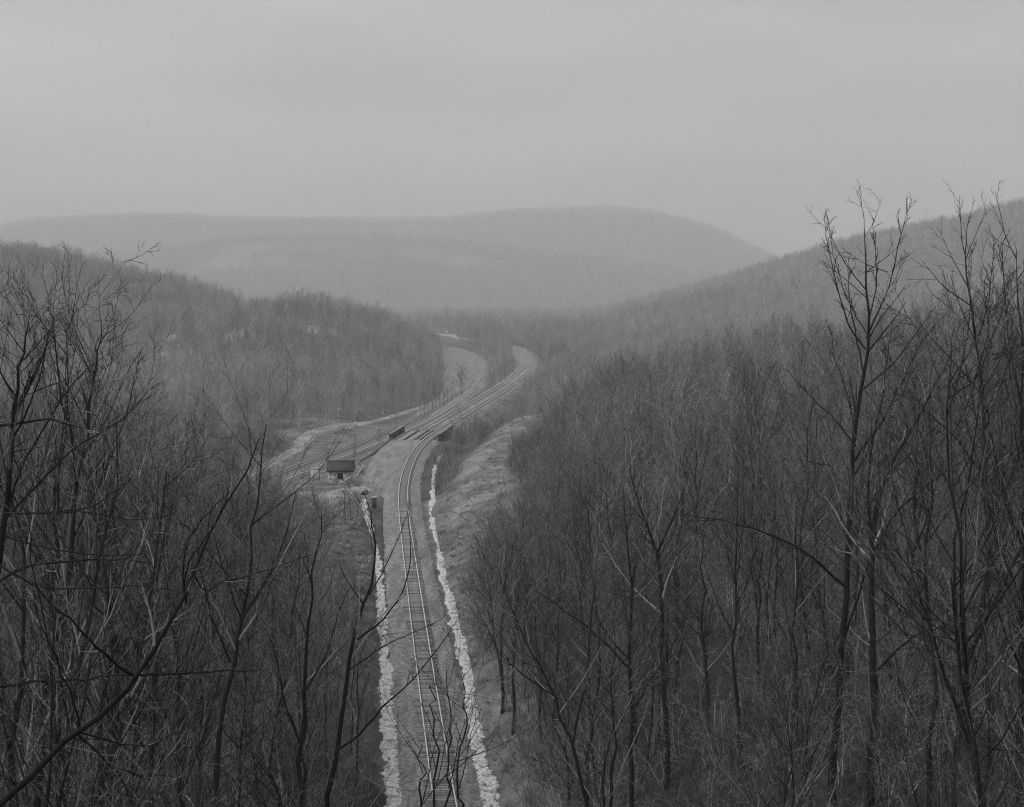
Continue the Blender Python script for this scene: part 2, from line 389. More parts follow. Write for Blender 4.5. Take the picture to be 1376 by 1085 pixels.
# ------------------------------------------------------------------ ribbons: sheets that follow an alignment
def ribbon(name, Yv, xc, zc, offs, zs, m, jag=0.0, **k):
    """Yv rows, xc/zc centre line; offs (rows, cols) lateral offsets; zs (cols) heights over zc"""
    dx = np.gradient(xc, Yv); nrm = np.stack([1 / np.sqrt(1 + dx ** 2), -dx / np.sqrt(1 + dx ** 2)], -1)
    offs = np.asarray(offs, float)
    if offs.ndim == 1: offs = np.repeat(offs[None], len(Yv), 0)
    zs = np.asarray(zs, float)
    if zs.ndim == 1: zs = np.repeat(zs[None], len(Yv), 0)
    if jag:
        offs = offs.copy(); offs[:, 0] += jag * rng.normal(size=len(Yv)); offs[:, -1] += jag * rng.normal(size=len(Yv))
    P = np.stack([xc[:, None] + offs * nrm[:, :1], Yv[:, None] + offs * nrm[:, 1:], (zc if np.ndim(zc) else np.full(len(Yv), zc))[:, None] + zs], -1)
    r, c = offs.shape; ii = np.arange(r * c).reshape(r, c)
    q = np.stack([ii[:-1, :-1], ii[:-1, 1:], ii[1:, 1:], ii[1:, :-1]], -1).reshape(-1, 4)
    return obj(name, mesh_np(name, P.reshape(-1, 3), q, m, True), **k)

ya = np.arange(58, BR0 + 0.5, 1.0); xa = up_x(ya)
wl_ = np.interp(ya, [0, 264, 278, 300, 345, 360], [2.8, 2.9, 7.4, 7.8, 8.3, 8.4])
offs = np.stack([-wl_ - 0.6, -wl_, np.full_like(ya, -1.7), np.full_like(ya, 1.7), np.full_like(ya, 2.6), np.full_like(ya, 3.2)], -1)
zz_l = np.interp(ya, [0, 264, 278], [-0.26, -0.26, -0.10])
zsx = np.stack([zz_l - 0.3, zz_l, 0 * ya, 0 * ya, 0 * ya - 0.26, 0 * ya - 0.5], -1)
ribbon('ballast_bed', ya, xa, 0.0, offs, zsx, M_ballast, 0.12, kind='structure', label='grey ballast under the single track through the cutting')
yb = np.arange(BR1 - 0.5, 960, 2.0); xb = up_x(yb)
ribbon('ballast_bed', yb, xb, 0.0, [-7.2, -6.0, -1.8, 1.8, 3.0], [-0.9, -0.05, 0.0, 0.0, -0.7], M_ballast_pale, 0.25, kind='structure', label='pale ballast embankment under the double track beyond the bridge')
yc = np.arange(256, 1215, 2.0); xc = low_x(yc)
wleft = np.interp(yc, [250, 480, 600, 760, 900, 1100], [5, 5, 9, 18, 15, 8]); wright = np.interp(yc, [250, 480, 600, 760, 900, 1100], [4.2, 4.2, 4.6, 7, 7, 6])
off_l = np.stack([-wleft - 1, -wleft, -4 + 0 * yc, 4 + 0 * yc, wright, wright + 1], -1)
ks = yc <= 500; kf = yc >= 498
M_cinder = mat('cinder_ballast', 0.10, 0.25, 3.0, bump=0.5, detail=10)
ribbon('ballast_bed', yc[ks], xc[ks], LZ, off_l[ks], [-0.6, -0.12, 0, 0, -0.1, -0.6], M_cinder, 0.4, kind='structure', label='dark cinder bed of the lower double track behind the hut')
ribbon('ballast_bed', yc[kf], xc[kf], LZ + 0.004, off_l[kf], [-0.6, -0.12, 0, 0, -0.1, -0.6], M_ballast_pale, 0.5, kind='structure', label='wide gravel bed of the lower double track on its curve')

def road(name, px, z, wid, m, lift=0.12, label=None, step=1.0, it=False):
    P = []
    for x, y in px:
        p = WZ(x, y, z)
        for _ in range(6):
            p = WZ(x, y, ground_z(p[0], p[1])) if it else p
        P.append(p)
    P = np.array(P); t = np.concatenate([[0], np.cumsum(np.linalg.norm(np.diff(P[:, :2], axis=0), axis=1))])
    tt = np.arange(0, t[-1], step)
    X = np.interp(tt, t, P[:, 0]); Y = np.interp(tt, t, P[:, 1])
    k = np.hanning(13); k /= k.sum()
    def sm(a):
        ap = np.concatenate([2 * a[0] - a[6:0:-1], a, 2 * a[-1] - a[-2:-8:-1]]); return np.convolve(ap, k, 'valid')
    if len(X) > 16: X = sm(X); Y = sm(Y)
    d = np.stack([np.gradient(X), np.gradient(Y)], -1); d /= np.linalg.norm(d, axis=1)[:, None]; nn = np.stack([d[:, 1], -d[:, 0]], -1)
    cols = np.linspace(-1, 1, 7); ww = wid / 2 * (1 + 0.22 * fbm(tt / 7, tt * 0, 4))
    A = X[:, None] + nn[:, :1] * cols * ww[:, None]; B = Y[:, None] + nn[:, 1:] * cols * ww[:, None]
    Z = terrain(A, B)[0]; Zm = np.maximum(Z, Z.mean(1, keepdims=True)) + lift; Zm[:, 0] = Z[:, 0] - 0.1; Zm[:, -1] = Z[:, -1] - 0.1
    r, c = A.shape; ii = np.arange(r * c).reshape(r, c)
    q = np.stack([ii[:-1, :-1], ii[:-1, 1:], ii[1:, 1:], ii[1:, :-1]], -1).reshape(-1, 4)
    return obj(name, mesh_np(name, np.stack([A, B, Zm], -1).reshape(-1, 3), q, m, True), kind='structure', label=label)
road('dirt_road', [(330, 640), (372, 618), (398, 604), (412, 594), (425, 588), (450, 580), (480, 572), (520, 562), (548, 553), (570, 546), (592, 538)], -6.3, 3.8, M_dirt, 0.16, 'pale dirt lane bending along the lower railway line')
road('dirt_road', [(405, 700), (425, 688), (440, 675), (450, 664), (480, 658), (505, 655), (521, 640), (536, 618), (553, 600)], -0.2, 5.2, M_dirt, 0.2, 'pale dirt access track past the stone hut')
road('valley_road', [(560, 447.5), (580, 450), (610, 453), (640, 458), (665, 463)], -8.5, 9, M_dirt, 1.2, 'pale road crossing the valley beyond the curve', 6.0, True)

rv = np.array([W(690, 437, 2250), W(725, 436.5, 2280), W(760, 437, 2300), W(850, 438, 2250), W(900, 437, 2200), W(950, 437, 2150)])

# ------------------------------------------------------------------ railway tracks
rail_prof = np.array([(-0.07, 0.0), (-0.02, 0.02), (-0.02, 0.12), (-0.055, 0.13), (-0.055, 0.165), (0.055, 0.165), (0.055, 0.13), (0.02, 0.12), (0.02, 0.02), (0.07, 0.0)])
def rail(parent, Yv, xc, off, z, head=1.0):
    dx = np.gradient(xc, Yv); nrm = np.stack([1 / np.sqrt(1 + dx ** 2), -dx / np.sqrt(1 + dx ** 2)], -1)
    X = xc + off * nrm[:, 0]; Y = Yv + off * nrm[:, 1]
    r = len(Yv); c = len(rail_prof)
    P = np.zeros((r, c, 3)); P[:, :, 0] = X[:, None] + rail_prof[None, :, 0] * head * nrm[:, :1]; P[:, :, 1] = Y[:, None] + rail_prof[None, :, 0] * head * nrm[:, 1:]; P[:, :, 2] = z + rail_prof[None, :, 1]
    ii = np.arange(r * c).reshape(r, c)
    q = np.stack([ii[:-1], np.roll(ii[:-1], -1, 1), np.roll(ii[1:], -1, 1), ii[1:]], -1).reshape(-1, 4)
    me = mesh_np('rail', P.reshape(-1, 3), q, M_rail)
    me.materials.append(M_rail_side)
    mi = np.ones(len(q), np.int32).reshape(r - 1, c); mi[:, 3:6] = 0
    me.polygons.foreach_set('material_index', mi.ravel())
    return obj('rail', me, parent)
tie_me = None
def tie_mesh():
    mb = MB(); mb.box(-1.3, 1.3, -0.12, 0.12, -0.10, 0.07)
    V = np.concatenate(mb.v); V[:, :2] += rng.normal(size=(8, 2)) * 0.006
    return mesh_np('tie', V, np.array(mb.q), M_tie)
tie_meshes = [tie_mesh() for _ in range(3)]
def ties(parent, Y0, Y1, xf, z, single=0, spacing=0.545, skip=None):
    Yt = Y0; k = 0; V = []; Q = []
    while Yt < Y1:
        x = float(xf(Yt)); s = float((xf(Yt + 1) - xf(Yt - 1)) / 2); a = math.atan(s)
        if not (skip and skip(Yt)):
            jx, jr, jz = rng.normal() * 0.05, rng.normal() * 0.012, rng.normal() * 0.012
            if k < single:
                o = obj('tie', tie_meshes[k % 3], parent); o.location = (x + jx, Yt, z + jz); o.rotation_euler = (0, 0, -a + jr)
            else:
                ca_, sa_ = math.cos(-a + jr), math.sin(-a + jr)
                B = np.array([(i, j, h) for h in (-0.1, 0.07) for i, j in ((-1.3, -.12), (1.3, -.12), (1.3, .12), (-1.3, .12))])
                B2 = np.stack([x + jx + B[:, 0] * ca_ - B[:, 1] * sa_, Yt + B[:, 0] * sa_ + B[:, 1] * ca_, z + jz + B[:, 2]], -1)
                n0 = len(V) * 8; V.append(B2); Q += [(n0 + 4, n0 + 5, n0 + 6, n0 + 7), (n0, n0 + 1, n0 + 5, n0 + 4), (n0 + 1, n0 + 2, n0 + 6, n0 + 5), (n0 + 2, n0 + 3, n0 + 7, n0 + 6), (n0 + 3, n0, n0 + 4, n0 + 7)]
            k += 1
        Yt += spacing * math.cos(a) * (1 + rng.normal() * 0.04)
    if V: obj('far_ties', mesh_np('far_ties', np.concatenate(V), np.array(Q), M_tie), parent, kind='stuff')

t = empty('railway_track', (0, 0, 0), 'single railway track running down the cutting between two pale stone ditches', 'railway track')
yr = np.arange(62, 955, 2.0)
for sgn in (-1, 1): rail(t, yr, up_x(yr), sgn * 0.755, 0.07)
ties(t, 88, 560, up_x, 0.0, 300)
yr2 = np.arange(BR1 + 2, 955, 2.0)
t = empty('railway_track', (0, 0, 0), 'second railway track on the embankment, starting just beyond the girder bridge', 'railway track')
for sgn in (-1, 1): rail(t, yr2, up_x(yr2) - 4.1, sgn * 0.755, 0.07)
ties(t, BR1 + 2, 560, lambda y: up_x(y) - 4.1, 0.0, 60)
for off, lab in ((-2.3, 'lower railway track nearer the dirt lane, curving behind the wooded spur'), (2.3, 'lower railway track nearer the girder bridge, curving behind the wooded spur')):
    t = empty('railway_track', (0, 0, LZ), lab, 'railway track', 'lower double track')
    yl = np.arange(258, 1205, 2.0)
    for sgn in (-1, 1): rail(t, yl, low_x(yl) + off, sgn * 0.755, 0.07)
    ties(t, 300, 620, lambda y: low_x(y) + off, 0.0, 40)

# ------------------------------------------------------------------ pale rubble in the two ditches
def rubble(px, z, label, name='ditch_rubble'):
    px = np.array(px, float)
    P = []
    for x, y, _ in px:
        p = WZ(x, y, z)
        for _i in range(6): p = WZ(x, y, max(z, ground_z(p[0], p[1]) + 0.03))
        P.append(p)
    P = np.array(P); wd = px[:, 2] * P[:, 1] / F
    t = np.concatenate([[0], np.cumsum(np.linalg.norm(np.diff(P, axis=0), axis=1))])
    V = []; Q = []; n0 = 0; s = 0.0
    while s < t[-1]:
        c = np.array([np.interp(s, t, P[:, i]) for i in range(3)]); hw = np.interp(s, t, wd) / 2
        hw *= 1 + 0.6 * float(fbm(np.array([s / 2.2]), np.array([z * 3.0 + 5]), 8, 3)[0])
        sh = 0.30 * float(fbm(np.array([s / 3.0]), np.array([9.0]), 18, 2)[0])
        for _ in range(max(3, int(15 * hw))):
            a = rng.uniform(-hw, hw) + sh; r = rng.uniform(0.09, 0.26); h = rng.uniform(0.04, 0.085)
            if fbm(np.array([s / 1.1]), np.array([a * 2.2 + 40]), 51, 2)[0] < -0.42: continue
            cx, cy = c[0] + a, c[1] + rng.uniform(-0.25, 0.25)
            gz = max(c[2], z) + 0.12 * min((a / 2) ** 2, 1)
            k = 6; ang = np.sort(rng.uniform(0, 2 * np.pi, k)); rr = r * rng.uniform(0.7, 1.15, k)
            til = rng.normal(size=2) * 0.07
            top = np.stack([cx + rr * np.cos(ang), cy + rr * np.sin(ang), gz + h + til[0] * rr * np.cos(ang) + til[1] * rr * np.sin(ang)], -1)
            bot = top.copy(); bot[:, 2] = gz - 0.15; bot[:, :2] += (bot[:, :2] - [cx, cy]) * 0.15
            V += [top, bot]
            Q.append(('n', n0, k)); n0 += 2 * k
        s += 0.26
    V = np.concatenate(V); hexs = []; qs = []
    for _, b0, k in Q:
        hexs.append([b0 + i for i in range(k)])
        qs += [(b0 + i, b0 + k + i, b0 + k + (i + 1) % k, b0 + (i + 1) % k) for i in range(k)]
    return obj(name, mesh_np(name, V, [np.array(hexs), np.array(qs)], M_rubble), label=label, kind='stuff', cat='rubble')
rubble([(534, 1140, 26), (529, 1085, 23), (524, 1000, 20), (519, 920, 15), (518, 880, 11), (514, 850, 10), (511, 800, 9), (508, 760, 9), (503, 735, 7), (498, 715, 7), (493, 697, 6.5), (490, 682, 6), (488.5, 671, 5)], -0.36,
       'pale broken stone lining the ditch left of the single track')
rubble([(668, 1120, 27), (660, 1085, 26), (650, 1040, 20), (641, 1000, 18), (634, 950, 15), (632, 930, 13), (632, 905, 15), (625, 880, 20), (617, 850, 15), (610, 820, 12), (603, 800, 10), (597, 780, 8), (592, 750, 7), (589, 725, 7), (584, 710, 9),
        (582, 690, 9), (584, 675, 9), (582, 662, 6), (583, 652, 3)], -0.36, 'pale broken stone lining the ditch right of the single track')
rubble([(583, 650, 3), (584, 638, 5), (587, 625, 4.5), (592, 615, 4), (597, 608, 2)], -0.30, 'short thin run of pale stone in the ditch below the bridge')

# ------------------------------------------------------------------ girder bridge
yc0 = (BR0 + BR1) / 2; slope = float(up_slope(yc0)); ang = -math.atan(slope)
br = empty('girder_bridge', (float(up_x(yc0)), yc0, 0), 'short steel plate girder bridge carrying the track over a gully', 'bridge', rz=ang)
hl = (BR1 - BR0) / 2
def girder(x, y0, y1, zt=1.15, zb=-1.5):
    mb = MB(); mb.box(x - 0.03, x + 0.03, y0, y1, zb, zt)
    g = mb.build('girder', M_steel, br)
    for k, zz in enumerate((zt, zb)):
        mb = MB(); mb.box(x - 0.28, x + 0.28, y0 - 0.02, y1 + 0.02, zz - 0.04, zz + 0.05); mb.build('flange', M_plank if k == 0 else M_steel, g)
    for i in range(9):
        yy = y0 + 0.15 + (y1 - y0 - 0.3) * i / 8
        mb = MB(); mb.box(x - 0.2, x - 0.035, yy - 0.04, yy + 0.04, zb + 0.06, zt - 0.06); mb.box(x + 0.035, x + 0.2, yy - 0.04, yy + 0.04, zb + 0.06, zt - 0.06); mb.build('stiffener', M_steel, g)
girder(-9.0, -hl + 1.5, hl - 1); girder(2.6, -hl + 2, hl + 3)
for x0, x1 in ((-8.3, -5.9), (-5.2, -2.6), (-2.2, 2.2)):
    mb = MB(); mb.box(x0, x1, -hl - 0.3, hl + 0.3, -0.55, -0.22); mb.build('deck_slab', M_steel, br)
for x0, x1 in ((-8.2, -7.6), (-7.2, -5.6), (-4.9, -3.3)):
    nb = 10
    for i in range(nb):
        a0 = -hl + 0.2 + (2 * hl - 0.4) * i / nb; a1 = a0 + (2 * hl - 0.4) / nb - 0.06
        mb = MB(); mb.box(x0 + rng.uniform(-.05, .05), x1 + rng.uniform(-.05, .05), a0, a1, -0.20, -0.10 + rng.uniform(0, .04)); mb.build('deck_plank', M_plank, br)
mb = MB(); mb.box(-2.3, -1.9, -hl, hl, -0.2, 0.02); mb.build('guard_timber', M_plank, br)
mb = MB(); mb.box(1.9, 2.2, -hl, hl, -0.2, 0.02); mb.build('guard_timber', M_plank, br)
for s in (-1, 1):
    mb = MB(); mb.box(-9.6, 3.4, s * hl - 0.7, s * hl + 0.7, -7.5, -0.6)
    mb.box(-9.7, -9.2, s * hl - 0.8, s * hl + 0.8, -6, -0.3); mb.build('abutment', M_conc, br)
    mb = MB(); mb.bar((3.2, s * hl, -0.9), (8.5, s * (hl + 2.5), -3.6), 0.8, 0.8); mb.bar((3.2, s * hl, -2.2), (8, s * (hl + 2.5), -4.6), 0.8, 2.2); mb.build('wing_wall', M_conc, br)
mb = MB(); mb.bar((3.4, 4, -1.2), (7.5, 9.5, 0.4), 0.14, 0.14); mb.build('brace', M_plank, br)

# ------------------------------------------------------------------ stone hut
hp = WZ(456.5, 652, -0.2); HX, HYp = hp[0], hp[1]
hz = ground_z(HX, HYp)
hut = empty('stone_hut', (HX, HYp + 2.0, hz), 'small stone hut with a dark overhanging roof and one black window', 'hut', rz=math.radians(3))
hw_, hd_, hh_ = 2.2, 1.9, 2.5
def wallbox(x0, x1, y0, y1, z0, z1, nm='wall', m=M_stonewall): mb = MB(); mb.box(x0, x1, y0, y1, z0, z1); return mb.build(nm, m, hut)
wx = 0.0
# front wall round the window opening, one mesh
mb = MB()
mb.box(-hw_, wx - 0.5, -hd_, -hd_ + 0.35, -0.5, hh_); mb.box(wx + 0.5, hw_, -hd_, -hd_ + 0.35, -0.5, hh_)
mb.box(wx - 0.5, wx + 0.5, -hd_, -hd_ + 0.35, -0.5, 1.0); mb.box(wx - 0.5, wx + 0.5, -hd_ + 0.003, -hd_ + 0.35, 2.1, hh_)
mb.build('front_wall', M_stonewall, hut)
wallbox(-hw_, hw_, hd_ - 0.35, hd_, -0.5, hh_, 'back_wall')
for s in (-1, 1):
    mb = MB(); x0, x1 = (s * hw_ - (0.35 if s > 0 else 0), s * hw_ + (0.35 if s < 0 else 0))
    mb.box(x0, x1, -hd_ + 0.352, hd_ - 0.352, -0.5, hh_)
    A = [(x0, -hd_ + .36, hh_ + .003), (x1, -hd_ + .36, hh_ + .003), (x1, hd_ - .36, hh_ + .003), (x0, hd_ - .36, hh_ + .003), (x0, 0, hh_ + 1.3), (x1, 0, hh_ + 1.3)]
    mb.add(A, [(0, 1, 5, 4), (2, 3, 4, 5)], [(0, 4, 3), (1, 2, 5)])
    mb.build('side_wall', M_stonewall, hut)
def roof_slope(s):
    mb = MB()
    e, r = s * (hd_ + 0.32), 0.0; ze, zr = hh_ - 0.1, hh_ + 1.45; L_ = hw_ + 0.3; th = 0.14
    A = [(-L_, e, ze), (L_, e, ze), (L_, r, zr), (-L_, r, zr), (-L_, e, ze + th), (L_, e, ze + th), (L_, r, zr + th), (-L_, r, zr + th)]
    mb.add(A, [(0, 3, 2, 1), (4, 5, 6, 7), (0, 1, 5, 4), (1, 2, 6, 5), (2, 3, 7, 6), (3, 0, 4, 7)])
    return mb.build('roof_slope', M_roof, hut)
for s in (-1, 1): roof_slope(s)
mb = MB(); mb.box(-hw_ - 0.31, hw_ + 0.31, -0.1, 0.1, hh_ + 1.5, hh_ + 1.64); mb.build('ridge_cap', M_roof, hut)
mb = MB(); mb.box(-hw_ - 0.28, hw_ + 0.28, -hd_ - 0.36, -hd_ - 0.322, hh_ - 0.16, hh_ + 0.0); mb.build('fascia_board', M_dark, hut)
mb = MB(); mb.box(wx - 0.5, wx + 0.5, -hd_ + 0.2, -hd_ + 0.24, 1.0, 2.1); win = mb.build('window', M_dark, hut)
mb = MB(); mb.box(wx - 0.025, wx + 0.025, -hd_ + 0.15, -hd_ + 0.198, 1.0, 2.1); mb.box(wx - 0.5, wx - 0.03, -hd_ + 0.15, -hd_ + 0.198, 1.53, 1.57); mb.box(wx + 0.03, wx + 0.5, -hd_ + 0.15, -hd_ + 0.198, 1.53, 1.57); mb.build('glazing_bar', M_boxgrey, win)
mb = MB(); mb.box(wx - 0.62, wx + 0.62, -hd_ - 0.1, -hd_ + 0.1, 0.9, 1.0); mb.build('window_sill', M_conc, hut)
mb = MB(); mb.bar((hw_ + 0.1, -hd_ - 0.1, 0), (hw_ + 0.1, -hd_ - 0.1, hh_ - 0.1), 0.14, 0.14); mb.build('corner_post', M_white, hut)
for k in range(40):   # a few dressed stones standing proud at the corners and over the face
    mb = MB(); x = rng.uniform(-hw_ + 0.2, hw_ - 0.3); z = rng.uniform(0.0, hh_ - 0.5); ww, h2 = rng.uniform(0.12, 0.3), rng.uniform(0.08, 0.16)
    if abs(x - wx) < 0.9 and z > 0.6: continue
    mb.box(x - ww, x + ww, -hd_ - rng.uniform(0.02, 0.05), -hd_ + 0.01, z - h2, z + h2); mb.build('stone', M_stonewall if k % 3 else M_conc, hut)

# pale equipment cabin and sign left of the hut
cp = WZ(423, 645, -0.3); cz = ground_z(cp[0], cp[1] + 0.5)
cab = empty('equipment_cabin', (cp[0], cp[1] + 0.8, min(cz, -0.2)), 'upright pale metal cabinet standing left of the stone hut', 'cabinet')
mb = MB(); mb.box(-0.78, 0.78, -0.6, 0.6, -0.3, 2.2); mb.build('body', M_white, cab)
mb = MB(); mb.box(-0.86, 0.86, -0.68, 0.68, 2.2, 2.3); mb.build('roof', M_pale, cab)
for s in (-1, 1):
    mb = MB(); mb.box(s * 0.38 - 0.35, s * 0.38 + 0.35, -0.63, -0.602, 0.1, 2.05); dd = mb.build('door', M_white, cab)
mb = MB(); mb.box(0.06, 0.1, -0.68, -0.632, 1.0, 1.2); mb.build('handle', M_boxgrey, cab)
sp_ = WZ(428.5, 648, -0.3)
sg = empty('sign_post', (sp_[0] + 0.15, sp_[1], ground_z(sp_[0], sp_[1])), 'dark post with a small pale board between cabinet and hut', 'sign post')
mb = MB(); mb.bar((0, 0, -0.3), (0, 0, 2.5), 0.12, 0.12); mb.build('post', M_wood, sg)
mb = MB(); mb.box(-0.45, 0.45, -0.1, -0.062, 2.2, 2.5); mb.build('board', M_white, sg)

# trackside box, culvert mouth, discarded rail
bpx = WZ(503, 686, -0.3)
bx_ = empty('relay_box', (bpx[0], bpx[1], ground_z(bpx[0], bpx[1])), 'dark trackside relay box with a pale lid near the culvert', 'relay box')
mb = MB(); mb.box(-0.34, 0.34, -0.3, 0.3, 0.1, 1.75); mb.build('body', M_boxgrey, bx_)
mb = MB(); mb.box(-0.48, 0.48, -0.42, 0.42, 1.75, 1.87); mb.build('lid', M_white, bx_)
mb = MB(); mb.box(-0.2, 0.2, -0.18, 0.18, -0.4, 0.1); mb.build('pedestal', M_conc, bx_)
mb = MB(); mb.box(-0.3, 0.3, -0.325, -0.302, 0.25, 1.65); mb.build('door', M_boxgrey, bx_)
cpx = WZ(488.5, 668, -0.3)
cv = empty('culvert', (cpx[0], cpx[1] + 0.6, -0.5), 'round dark culvert mouth at the head of the left stone ditch', 'culvert')
a_ = np.linspace(0, 2 * np.pi, 25)[:-1]
ring = lambda r, y: np.stack([r * np.cos(a_), np.full(24, y), r * np.sin(a_) + 0.35], -1)
V = np.concatenate([ring(0.62, -0.5), ring(0.5, -0.5), ring(0.5, 3.0), ring(0.62, 3.0)]); Q = []
for s in range(3):
    for i in range(24): Q.append((s * 24 + i, s * 24 + (i + 1) % 24, (s + 1) * 24 + (i + 1) % 24, (s + 1) * 24 + i))
obj('pipe', mesh_np('pipe', V, np.array(Q), M_boxgrey), cv)
obj('throat_shade', mesh_np('throat_shade', ring(0.5, 1.0), np.array([list(range(24))]), M_dark), cv)  # near-black disc standing for the shaded depth of the pipe

def stake(px, py, h, wd, label, name='marker_post', z=None, m=M_white, head=None, tilt=0.0):
    p = WZ(px, py, 0 if z is None else z)
    for _ in range(5): p = WZ(px, py, ground_z(p[0], p[1]))
    e = empty(name, (p[0], p[1], p[2]), label, 'marker post' if head is None else 'sign'); e.rotation_euler = (0, tilt, 0)
    mb = MB(); mb.box(-wd / 2, wd / 2, -wd / 2, wd / 2, -0.4, h); mb.build('post', m, e)
    if head:
        mb = MB(); mb.box(-head[0] / 2, head[0] / 2, -wd / 2 - 0.05, -wd / 2 - 0.003, h - head[1], h + 0.05); mb.build('panel', M_white, e)
    else:
        mb = MB(); mb.box(-wd / 2 - 0.04, wd / 2 + 0.04, -wd / 2 - 0.04, wd / 2 + 0.04, h + 0.003, h + 0.08); mb.build('cap', m, e)
    return e
stake(534, 558, 1.1, 0.16, 'pale marker post beside the dirt lane, nearer the bridge')
stake(514.5, 556.5, 0.9, 0.35, 'squat pale marker at the far edge of the dirt lane')
stake(555, 571, 1.8, 0.14, 'leaning white stake just left of the bridge', tilt=-0.35)
stake(624, 498.5, 1.1, 0.5, 'tiny white marker on the wide gravel curve')
stake(733.5, 483, 3.0, 0.5, 'white signal board beside the far bend of the embankment track', 'signal_sign', head=(1.1, 2.4))
stake(600.5, 449.5, 3.0, 0.5, 'white board on the far valley road', 'road_sign', head=(2.2, 2.6))
stake(657, 798, 0.55, 0.22, 'small pale post on the right cutting bank')
p = [WZ(478, 645, -0.2), WZ(482, 638, -0.2), WZ(487, 632, -0.2), WZ(493, 627.5, -0.2)]
mb = MB()
for a, b_ in zip(p[:-1], p[1:]):
    za, zb = max(ground_z(a[0], a[1]), -0.1) + .14, max(ground_z(b_[0], b_[1]), -0.1) + .14
    mb.bar((a[0], a[1], za), (b_[0], b_[1], zb), 0.24, 0.2)
mb.build('discarded_rail', M_pale, label='bent pale length of rail lying beside the access track', cat='rail')
mb = MB()   # low kerb wall from the bridge back along the bench
pts = [WZ(485, 622, -1.0), WZ(500, 613, -0.8), WZ(515, 601, -0.6), WZ(527, 592, -0.4)]
for a, b_ in zip(pts[:-1], pts[1:]): mb.bar((a[0], a[1], a[2] + 0.1), (b_[0], b_[1], b_[2] + 0.1), 0.35, 1.0)
mb.build('retaining_wall', M_wood, label='long dark timber retaining wall running back from the bridge', cat='wall')
rk = WZ(620, 724, 1.5)
for _ in range(5): rk = WZ(620, 724, ground_z(rk[0], rk[1]))
V = rng.normal(size=(14, 3)); V /= np.linalg.norm(V, axis=1)[:, None]; V *= rng.uniform(0.75, 1.1, (14, 1)) * [0.55, 0.4, 0.32]
import bmesh
bm = bmesh.new(); [bm.verts.new(tuple(q)) for q in V]; bmesh.ops.convex_hull(bm, input=bm.verts)
me = bpy.data.meshes.new('boulder'); bm.to_mesh(me); bm.free(); me.materials.append(M_conc)
obj('boulder', me, label='pale boulder on the grassy bank right of the track', cat='boulder', loc=(rk[0], rk[1], rk[2] + 0.1))

# river strips on the valley floor, their glint painted as pale colour
yv = np.linspace(0, 1, 60)
for px0, px1, py, lab in ((706, 742, 437.2, 'pale strip of river in the valley, left stretch'), (868, 935, 437.5, 'pale strip of river in the valley, right stretch')):
    V = []; 
    for s in yv:
        x = px0 + (px1 - px0) * s; d = 2030 + 30 * s + 8 * math.sin(9 * s)
        c = W(x, py, d); V += [(c[0], d - 26, 0), (c[0], d + 26, 0)]
    V = np.array(V); zb = terrain(V[:, 0], V[:, 1])[0].max() + 1.5; V[:, 2] = zb
    Q = [(2 * i, 2 * i + 2, 2 * i + 3, 2 * i + 1) for i in range(len(yv) - 1)]
    obj('river', mesh_np('river', V, np.array(Q), M_river), kind='structure', label=lab)

# ------------------------------------------------------------------ trees
def tubes(P, R, sides):
    """P (B,n,3), R (B,n) -> verts, quads"""
    B, n_, _ = P.shape
    T = np.gradient(P, axis=1); T /= np.linalg.norm(T, axis=2, keepdims=True) + 1e-9
    ref = np.where(np.abs(T[..., 2:3]) > 0.9, np.array([1.0, 0, 0]), np.array([0, 0, 1.0]))
    A = np.cross(T, ref); A /= np.linalg.norm(A, axis=2, keepdims=True) + 1e-9; C = np.cross(T, A)
    th = np.arange(sides) * 2 * np.pi / sides
    V = P[:, :, None, :] + R[:, :, None, None] * (np.cos(th)[None, None, :, None] * A[:, :, None, :] + np.sin(th)[None, None, :, None] * C[:, :, None, :])
    ii = np.arange(B * n_ * sides).reshape(B, n_, sides)
    q = np.stack([ii[:, :-1], np.roll(ii, -1, 2)[:, :-1], np.roll(ii, -1, 2)[:, 1:], ii[:, 1:]], -1).reshape(-1, 4)
    return V.reshape(-1, 3), q

